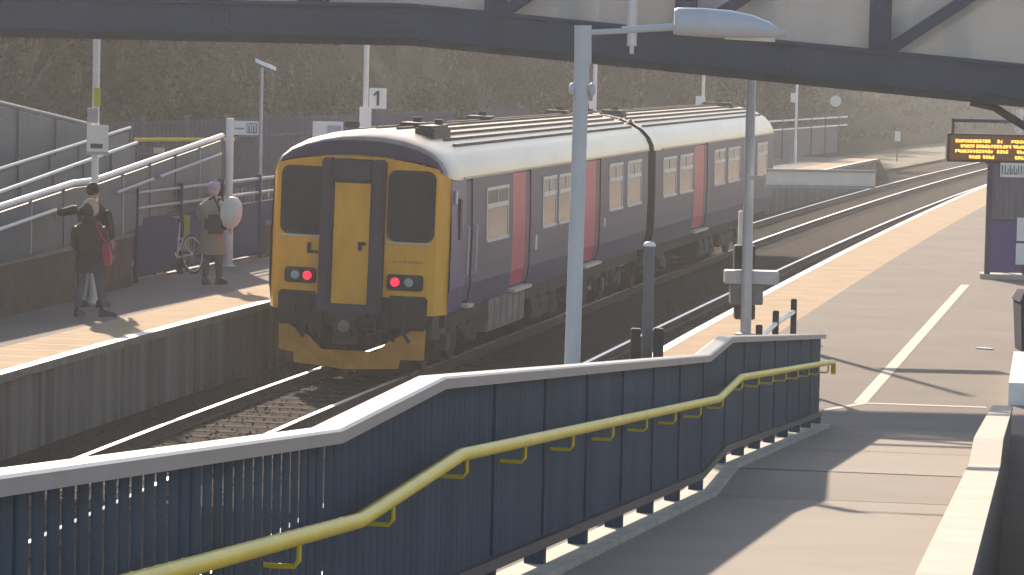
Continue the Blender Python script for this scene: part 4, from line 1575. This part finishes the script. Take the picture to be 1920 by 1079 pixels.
m.loft([[(x, y, hL + z + zo) for y, z in ((-w_, 0), (-w_ * .6, .09), (w_ * .6, .09), (w_, 0))] for x, w_, zo in ((-.16, .05, .14), (-.02, .1, .08), (.2, .14, 0), (.34, .06, -.06))])
m.build('lantern', 'sign_white', t)
# small signs on the far bank
for px, py, Yp, w_, h_, rnd_, lb in ((1567, 190, 165, .27, .27, True, 'round pale marker sign on the far green bank'), (1683, 256, 172, .14, .24, False, 'narrow pale marker sign low on the far bank')):
    c = sight(px, py, Yp)
    t = thing('marker_sign', lb, 'sign', (c.x, c.y, c.z))
    m = MB(); m.tube([(0, .05, -2.6), (0, .05, .1)], .03, 6); m.build('pole', 'dark_metal', t)
    m = MB()
    pts = [(w_ * math.cos(a) * (1 if rnd_ else 1), -.02, h_ * math.sin(a)) for a in [k * math.pi / 8 for k in range(16)]] if rnd_ else [(-w_, -.02, -h_), (w_, -.02, -h_), (w_, -.02, h_), (-w_, -.02, h_)]
    m.prism(pts, (0, .04, 0)); m.build('sign_plate', 'sign_white', t)

# ------------------------------------------------------------------ bins, bicycle, notice
b = ground(240, 541); b = Vector((-6.55, 57.4, 0))
t = thing('litter_bin', 'dark litter bin with a pale band at the end of the brick wall', 'bin', b)
m = MB(); m.lathe([(.2, 0), (.24, .03), (.24, .78), (.27, .8), (.27, .9), (.2, .98), (.08, 1.0)], (0, 0, 0), 16); m.build('bin_body', 'bin_grey', t, smooth=True)
m = MB(); m.lathe([(.246, .30), (.246, .38)], (0, 0, 0), 16); m.build('pale_band', 'sign_grey', t)
b = ground(507, 480); b.x -= .15
t = thing('litter_bin', 'brownish litter bin with a pale rim beside the train', 'bin', b)
m = MB(); m.lathe([(.26, 0), (.28, .03), (.30, .62), (.30, .66)], (0, 0, 0), 16); m.build('bin_body', 'brown_brick', t, smooth=True)
m = MB(); m.lathe([(.31, .60), (.33, .62), (.33, .68), (.27, .68)], (0, 0, 0), 16); m.build('bin_rim', 'coping_paint', t, smooth=True)
a, c = sight(334, 470, 60.2), sight(356, 404, 60.2)
t = thing('notice_board', 'upright yellow green notice panel behind the bicycle', 'notice', ((a.x + c.x) / 2, 60.2, 0))
m = MB(); m.b2((a.x - t.location.x, -.02, a.z), (c.x - t.location.x, .02, c.z), bevel=.006); m.build('panel', 'hivis', t)
m = MB(); m.b2((-.03, .021, 0), (.03, .06, c.z - .05)); m.build('stand', 'galv', t)
# bicycle, seen almost end-on, leaning on the railing
bc = ground(331, 516)
t = thing('bicycle', 'pale framed bicycle leaning against the blue railing', 'bicycle', (bc.x, bc.y, 0), None, R(-16))
t.rotation_euler = (0, R(-7), R(-30))
def ring(m, c, r, tr, n=28):
    c = Vector(c)
    m.loft([[c + Vector((tr * math.cos(b_), (r + tr * math.sin(b_)) * math.cos(a), (r + tr * math.sin(b_)) * math.sin(a))) for b_ in [k * math.pi / 3 for k in range(6)]] for a in [k * 2 * math.pi / n for k in range(n + 1)]], caps=False)
for y in (-.52, .52):
    m = MB(); ring(m, (0, y, .34), .325, .02); wv = m.build('wheel', 'rubber', t, smooth=True)
    m = MB(); ring(m, (0, y, .34), .298, .014)
    for k in range(12):
        a = k * math.pi / 6
        m.tube([(0, y, .34), (0, y + .295 * math.cos(a), .34 + .295 * math.sin(a))], .003, 3)
    m.build('rim', 'bike_white', wv)
    m = MB(); m.loft([[(sx, y + .365 * math.cos(a), .34 + .365 * math.sin(a)) for sx in (-.03, .03)] for a in [R(25 + 13 * k) for k in range(12)]], closed=False); m.build('mudguard', 'bike_white', wv)
m = MB()
hd, st_, bbk = (0, -.36, .82), (0, .20, .80), (0, .06, .30)
m.tube([(0, -.52, .34), (0, -.40, .66), hd, (0, -.33, .95)], .026, 8)
m.tube([(0, -.39, .70), bbk], .032, 8); m.tube([hd, (0, -.1, .62), (0, .16, .62)], .018, 8)
m.tube([bbk, st_, (0, .22, .92)], .018, 8); m.tube([(0, .52, .34), bbk], .014, 8); m.tube([(0, .52, .34), (0, .17, .66)], .012, 8)
m.build('frame', 'bike_white', t, smooth=True)
m = MB(); m.tube([(-.28, -.16, .98), (-.22, -.30, 1.0), (0, -.33, .96), (.22, -.30, 1.0), (.28, -.16, .98)], .014, 8); m.build('handlebar', 'galv', t, smooth=True)
m = MB(); m.ball((0, .22, .94), (.08, .14, .035)); m.build('saddle', 'black', t, smooth=True)
m = MB(); m.b2((-.16, -.62, .72), (.16, -.42, .94), bevel=.02); m.build('basket', 'dark_metal', t)
m = MB(); m.tube([(.02, .06, .30), (.05, .06, .13), (.14, .06, .13)], .012, 6); m.tube([(-.02, .06, .30), (-.05, .06, .47), (-.14, .06, .47)], .012, 6); m.build('pedals', 'dark_metal', t)

# ------------------------------------------------------------------ people
def skin(verts, edges, root=0, sub=1):
    me = bpy.data.meshes.new('tmp')
    me.from_pydata([v[:3] for v in verts], edges, [])
    ob = bpy.data.objects.new('tmp', me)
    COL.objects.link(ob)
    sk = ob.modifiers.new('s', 'SKIN')
    ss = ob.modifiers.new('d', 'SUBSURF'); ss.levels = sub; ss.render_levels = sub
    for i, v in enumerate(verts):
        r = v[3]
        me.skin_vertices[0].data[i].radius = (r, r) if not hasattr(r, '__len__') else r
    for i in (root if hasattr(root, '__len__') else [root]):
        me.skin_vertices[0].data[i].use_root = True
    dg = bpy.context.evaluated_depsgraph_get()
    out = bpy.data.meshes.new_from_object(ob.evaluated_get(dg))
    bpy.data.objects.remove(ob)
    bpy.data.meshes.remove(me)
    return out
def chains(chs, sub=1):
    "list of chains of (x, y, z, r); each grown as its own skin, joined in one builder"
    m = MB()
    vs, es, roots = [], [], []
    for ch in chs:
        o = len(vs)
        roots.append(o)
        vs += ch
        es += [(o + i, o + i + 1) for i in range(len(ch) - 1)]
    m.mesh(skin(vs, es, roots, sub))
    return m
def hand(wrist, d, up):
    "palm, four bent fingers and a thumb leaving the wrist along d"
    w_, d, up = Vector(wrist), Vector(d).normalized(), Vector(up).normalized()
    s_ = d.cross(up).normalized()
    out = []
    pc = w_ + d * .05
    out.append([(*(w_ - d * .02), .024), (*(w_ + d * .03), (.034, .018)), (*(w_ + d * .085), (.036, .015))])
    for k, ln in enumerate((.065, .078, .073, .056)):
        b = w_ + d * .08 + s_ * (.027 - .018 * k)
        q = b + d * ln * .5 - up * .008
        e = q + (d * .75 - up * .6).normalized() * ln * .55
        out.append([(*b, .009), (*q, .0085), (*e, .007)])
    b = w_ + d * .035 + s_ * .028
    q = b + (d * .6 + s_ * .8).normalized() * .035
    out.append([(*b, .011), (*q, .0095), (*(q + (d * .9 + s_ * .2).normalized() * .03), .008)])
    return out
def person(label, loc, rz, h, J, clothes):
    """figure facing +Y in its own frame; J: joints in units of a 1.70 m figure"""
    k = h / 1.70
    t = thing('person', label, 'person', loc, None, rz)
    J = {a: Vector(v) for a, v in J.items()}
    P3 = lambda n, r: (*J[n], r)
    body = [[P3('pelvis', .125), P3('waist', .115), P3('chest', (.15, .11)), P3('neck', .05), P3('head', .06)]]
    for s in 'lr':
        body.append([P3('sho_' + s, .055), P3('elb_' + s, .042), P3('wri_' + s, .03)])
        body.append([P3('hip_' + s, .085), P3('kne_' + s, .056), P3('ank_' + s, .04), (*(J['ank_' + s] + Vector((0, 0, -.05))), .036), (*J['toe_' + s], .03)])
        d = (J['wri_' + s] - J['elb_' + s]).normalized()
        body += hand(J['wri_' + s], d, Vector((0, 1, 0)) if abs(d.y) < .8 else Vector((0, 0, 1)))
    m = chains(body)
    hc = J['head'] + Vector((0, .0, .07))
    m.ball(hc, (.075, .095, .115), sub=3)
    m.ball(hc + Vector((0, .095, -.015)), (.014, .022, .026), sub=1)                 # nose
    m.ball(hc + Vector((0, .085, -.055)), (.028, .012, .01), sub=1)                  # mouth
    for sx in (-1, 1):
        m.ball(hc + Vector((sx * .032, .083, .012)), (.014, .01, .009), sub=1)       # eyes
        m.ball(hc + Vector((sx * .076, -.005, -.005)), (.012, .022, .032), sub=1)    # ears
    m.bm.transform(Matrix.Scale(k, 4))
    m.build('body', 'skin', t, smooth=True)
    def put(m, nm, mt):
        m.bm.transform(Matrix.Scale(k, 4))
        return m.build(nm, mt, t, smooth=True)
    # trousers
    put(chains([[P3('hip_' + s, .105), (*((J['hip_' + s] + J['kne_' + s]) / 2), .088), P3('kne_' + s, .07), P3('ank_' + s, .058)] for s in 'lr'] + [[(*(J['pelvis'] + Vector((0, 0, .05))), (.15, .12)), (*(J['pelvis'] - Vector((0, 0, .08))), (.15, .12))]]), 'trousers', clothes['trousers'])
    for s in 'lr':
        a = J['ank_' + s]
        d = (J['toe_' + s] - a); d.z = 0; d.normalize()
        z0 = min(J['toe_' + s].z, a.z - .06) - .03
        m = MB()
        pts = []
        fwd, sd_ = d, Vector((d.y, -d.x, 0))
        for q, wv, hv in ((-.075, .035, .09), (-.03, .045, .13 if clothes.get('boots') else .10), (.05, .045, .085), (.13, .048, .06), (.185, .03, .04)):
            c = Vector((a.x, a.y, z0)) + fwd * q
            pts.append([c - sd_ * wv, c - sd_ * wv * .8 + Vector((0, 0, hv)), c + sd_ * wv * .8 + Vector((0, 0, hv)), c + sd_ * wv])
        m.loft(pts)
        put(m, 'shoe', clothes['shoe'])
    # coat: torso with skirt, sleeves
    m = chains([[P3('sho_' + s, .078), P3('elb_' + s, .064), (*(J['wri_' + s] + (J['elb_' + s] - J['wri_' + s]) * .06), .05)] for s in 'lr'])
    p, wst, ch, nk = J['pelvis'], J['waist'], J['chest'], J['neck']
    hem = clothes['hem']
    flare = clothes.get('flare', .2)
    prof = [(Vector((p.x, p.y, hem)), flare, flare * .78), ((Vector((p.x, p.y, hem)) + p) / 2, (.19 + flare) / 2, .165), (p, .19, .155), (wst, .185, .15), ((wst + ch) / 2, .20, .155), (ch, .215, .15), (ch + (nk - ch) * .55, .195, .125), (ch + (nk - ch) * .85, .12, .095), (nk + Vector((0, 0, .02)), .075, .08)]
    rings = [[c + Vector((a * math.cos(q) * (1 + .03 * math.sin(5 * q + i)), b * math.sin(q), 0)) for q in [2 * math.pi * j / 18 for j in range(18)]] for i, (c, a, b) in enumerate(prof)]
    m.loft(rings)
    put(m, 'coat', clothes['coat'])
    return t, J, put, hc
base = dict(pelvis=(0, 0, .93), waist=(0, 0, 1.08), chest=(0, 0, 1.28), neck=(0, .01, 1.44), head=(0, .02, 1.52),
            sho_l=(-.19, 0, 1.36), elb_l=(-.25, -.02, 1.09), wri_l=(-.25, .08, .87), sho_r=(.19, 0, 1.36), elb_r=(.25, -.02, 1.09), wri_r=(.25, .08, .87),
            hip_l=(-.09, 0, .88), kne_l=(-.10, .02, .50), ank_l=(-.10, -.02, .11), toe_l=(-.11, .12, .035), hip_r=(.09, 0, .88), kne_r=(.10, .02, .50), ank_r=(.10, -.02, .11), toe_r=(.11, .12, .035))
# woman seen from behind, feet apart, stepping to the right
J = dict(base)
J.update(kne_l=(-.12, .02, .50), ank_l=(-.15, -.06, .11), toe_l=(-.12, .08, .035), kne_r=(.15, .06, .50), ank_r=(.22, .06, .11), toe_r=(.34, .12, .035), hip_r=(.11, 0, .88), hip_l=(-.11, 0, .88),
         elb_l=(-.25, .03, 1.10), wri_l=(-.20, .15, .95), elb_r=(.25, .06, 1.12), wri_r=(.27, .16, .93))
b = ground(166, 594)
t, J, put, hc = person('person in a long dark brown coat with a hood, hair rim coloured as sunlit, and striding legs', b, R(-6), 1.66, J, dict(trousers='jeans', shoe='boot', coat='coat_brown', hem=.66, flare=.25, boots=True))
m = MB(); m.ball(hc + Vector((.01, -.005, .03)), (.125, .10, .15), sub=3)
put(m, 'hair', 'hair_rim_lit')  # pale colour stands for the backlit rim of the hair
m = MB(); m.ball(hc + Vector((-.01, -.05, .0)), (.095, .085, .12), sub=2); m.ball(hc + Vector((0, -.08, -.15)), (.12, .07, .09), sub=2)
put(m, 'hood', 'coat_brown')
m = MB(); m.loft([[(x, y, z) for x, y in ((.24 - w_, .02), (.24 + w_, .02), (.24 + w_, .14), (.24 - w_, .14))] for z, w_ in ((.76, .06), (.92, .075), (1.08, .05), (1.18, .02))]); 
bag = put(m, 'shoulder_bag', 'bag_red')
m = MB(); m.tube([(.24, .0, 1.12), (.16, -.13, 1.30), (.1, -.05, 1.44)], .015, 6); put(m, 'bag_strap', 'bag_red')
# man behind her with an arm stretched to the left
J = dict(base)
J.update(elb_l=(-.40, .06, 1.31), wri_l=(-.56, .14, 1.27), elb_r=(.27, -.04, 1.10), wri_r=(.25, .10, .93), ank_r=(.12, .06, .11), toe_r=(.16, .2, .035), hip_r=(.1, 0, .88), ank_l=(-.12, -.04, .11))
b = ground(171, 577)
t, J, put, hc = person('person in a black jacket stretching one arm out to the left', b, R(-12), 1.86, J, dict(trousers='jeans_light', shoe='shoe', coat='coat_black', hem=.82, flare=.2))
m = MB(); m.ball(hc + Vector((0, -.02, .035)), (.09, .10, .105), sub=3); put(m, 'hair', 'hair_dark')
# person in beige with a big white drum case on the back
J = dict(base)
J.update(chest=(-.02, .04, 1.27), neck=(-.03, .10, 1.42), head=(-.03, .13, 1.49), sho_l=(-.2, .05, 1.34), sho_r=(.17, .05, 1.35), elb_l=(-.28, .06, 1.10), wri_l=(-.22, .2, 1.0), elb_r=(.26, .0, 1.10), wri_r=(.24, .14, .95),
         ank_l=(-.09, -.05, .11), toe_l=(-.10, .10, .035), ank_r=(.11, .08, .11), toe_r=(.15, .22, .035), hip_l=(-.08, 0, .88))
b = ground(396, 534)
t, J, put, hc = person('person in a beige coat and lilac woolly hat with bags on the shoulder', b, R(-20), 1.72, J, dict(trousers='trouser_grey', shoe='boot', coat='coat_beige', hem=.50, flare=.25, boots=True))
m = MB(); m.ball(hc + Vector((0, -.01, .045)), (.105, .115, .10), sub=3); m.ball(hc + Vector((0, -.02, .15)), .035, sub=1); m.ball(hc + Vector((0, -.06, -.03)), (.08, .06, .07), sub=2); put(m, 'woolly_hat', 'hat_lilac')
# bags carried: own things
kb = 1.72 / 1.70
Rm = Matrix.Rotation(R(-20), 3, 'Z')
c = b + Rm @ Vector((.16, -.20, 1.02))
t = thing('shoulder_bag', 'large dark holdall hanging at the hip of the person in beige', 'bag', c, None, R(-20))
m = MB(); m.box((0, 0, 0), (.40, .18, .32), bevel=.07); m.build('bag_body', 'bag_dark', t, smooth=True)
m = MB(); m.tube([(.1, .0, .15), (.02, .0, .34), (-.10, .12, .46), (-.22, .22, .40)], .02, 6); m.build('strap', 'bag_dark', t)
c = b + Rm @ Vector((.40, -.12, 1.22))
t = thing('drum_case', 'rounded white drum case carried on the back by the person in beige', 'case', c, None, R(-20))
m = MB(); m.lathe([(.0, -.12), (.22, -.12), (.26, -.09), (.27, 0), (.26, .09), (.22, .12), (0, .12)], (0, 0, 0), 24)
m.bm.transform(Matrix.Rotation(R(8), 4, 'Y') @ Matrix.Diagonal((.62, 1, 1, 1)) @ Matrix.Rotation(R(90), 4, 'X') @ Matrix.Identity(4))
m.build('case_shell', 'bag_white', t, smooth=True)
m = MB(); m.tube([(-.1, -.02, .2), (-.25, .05, .22), (-.33, .15, .1)], .018, 6); m.build('strap', 'bag_dark', t)

# ------------------------------------------------------------------ air
m = MB()
m.b2((-140, -15, -2.6), (260, 480, 60))
o = m.build('haze', 'black')
o['kind'] = 'stuff'
hm = bpy.data.materials.new('haze')
hm.use_nodes = True
n = hm.node_tree.nodes
n.remove(n['Principled BSDF'])
pv = n.new('ShaderNodeVolumePrincipled')
pv.inputs['Color'].default_value = (0.93, 0.92, 0.93, 1)
pv.inputs['Density'].default_value = 0.0009
pv.inputs['Anisotropy'].default_value = 0.3
hm.node_tree.links.new(pv.outputs[0], n['Material Output'].inputs['Volume'])
o.data.materials.clear()
o.data.materials.append(hm)
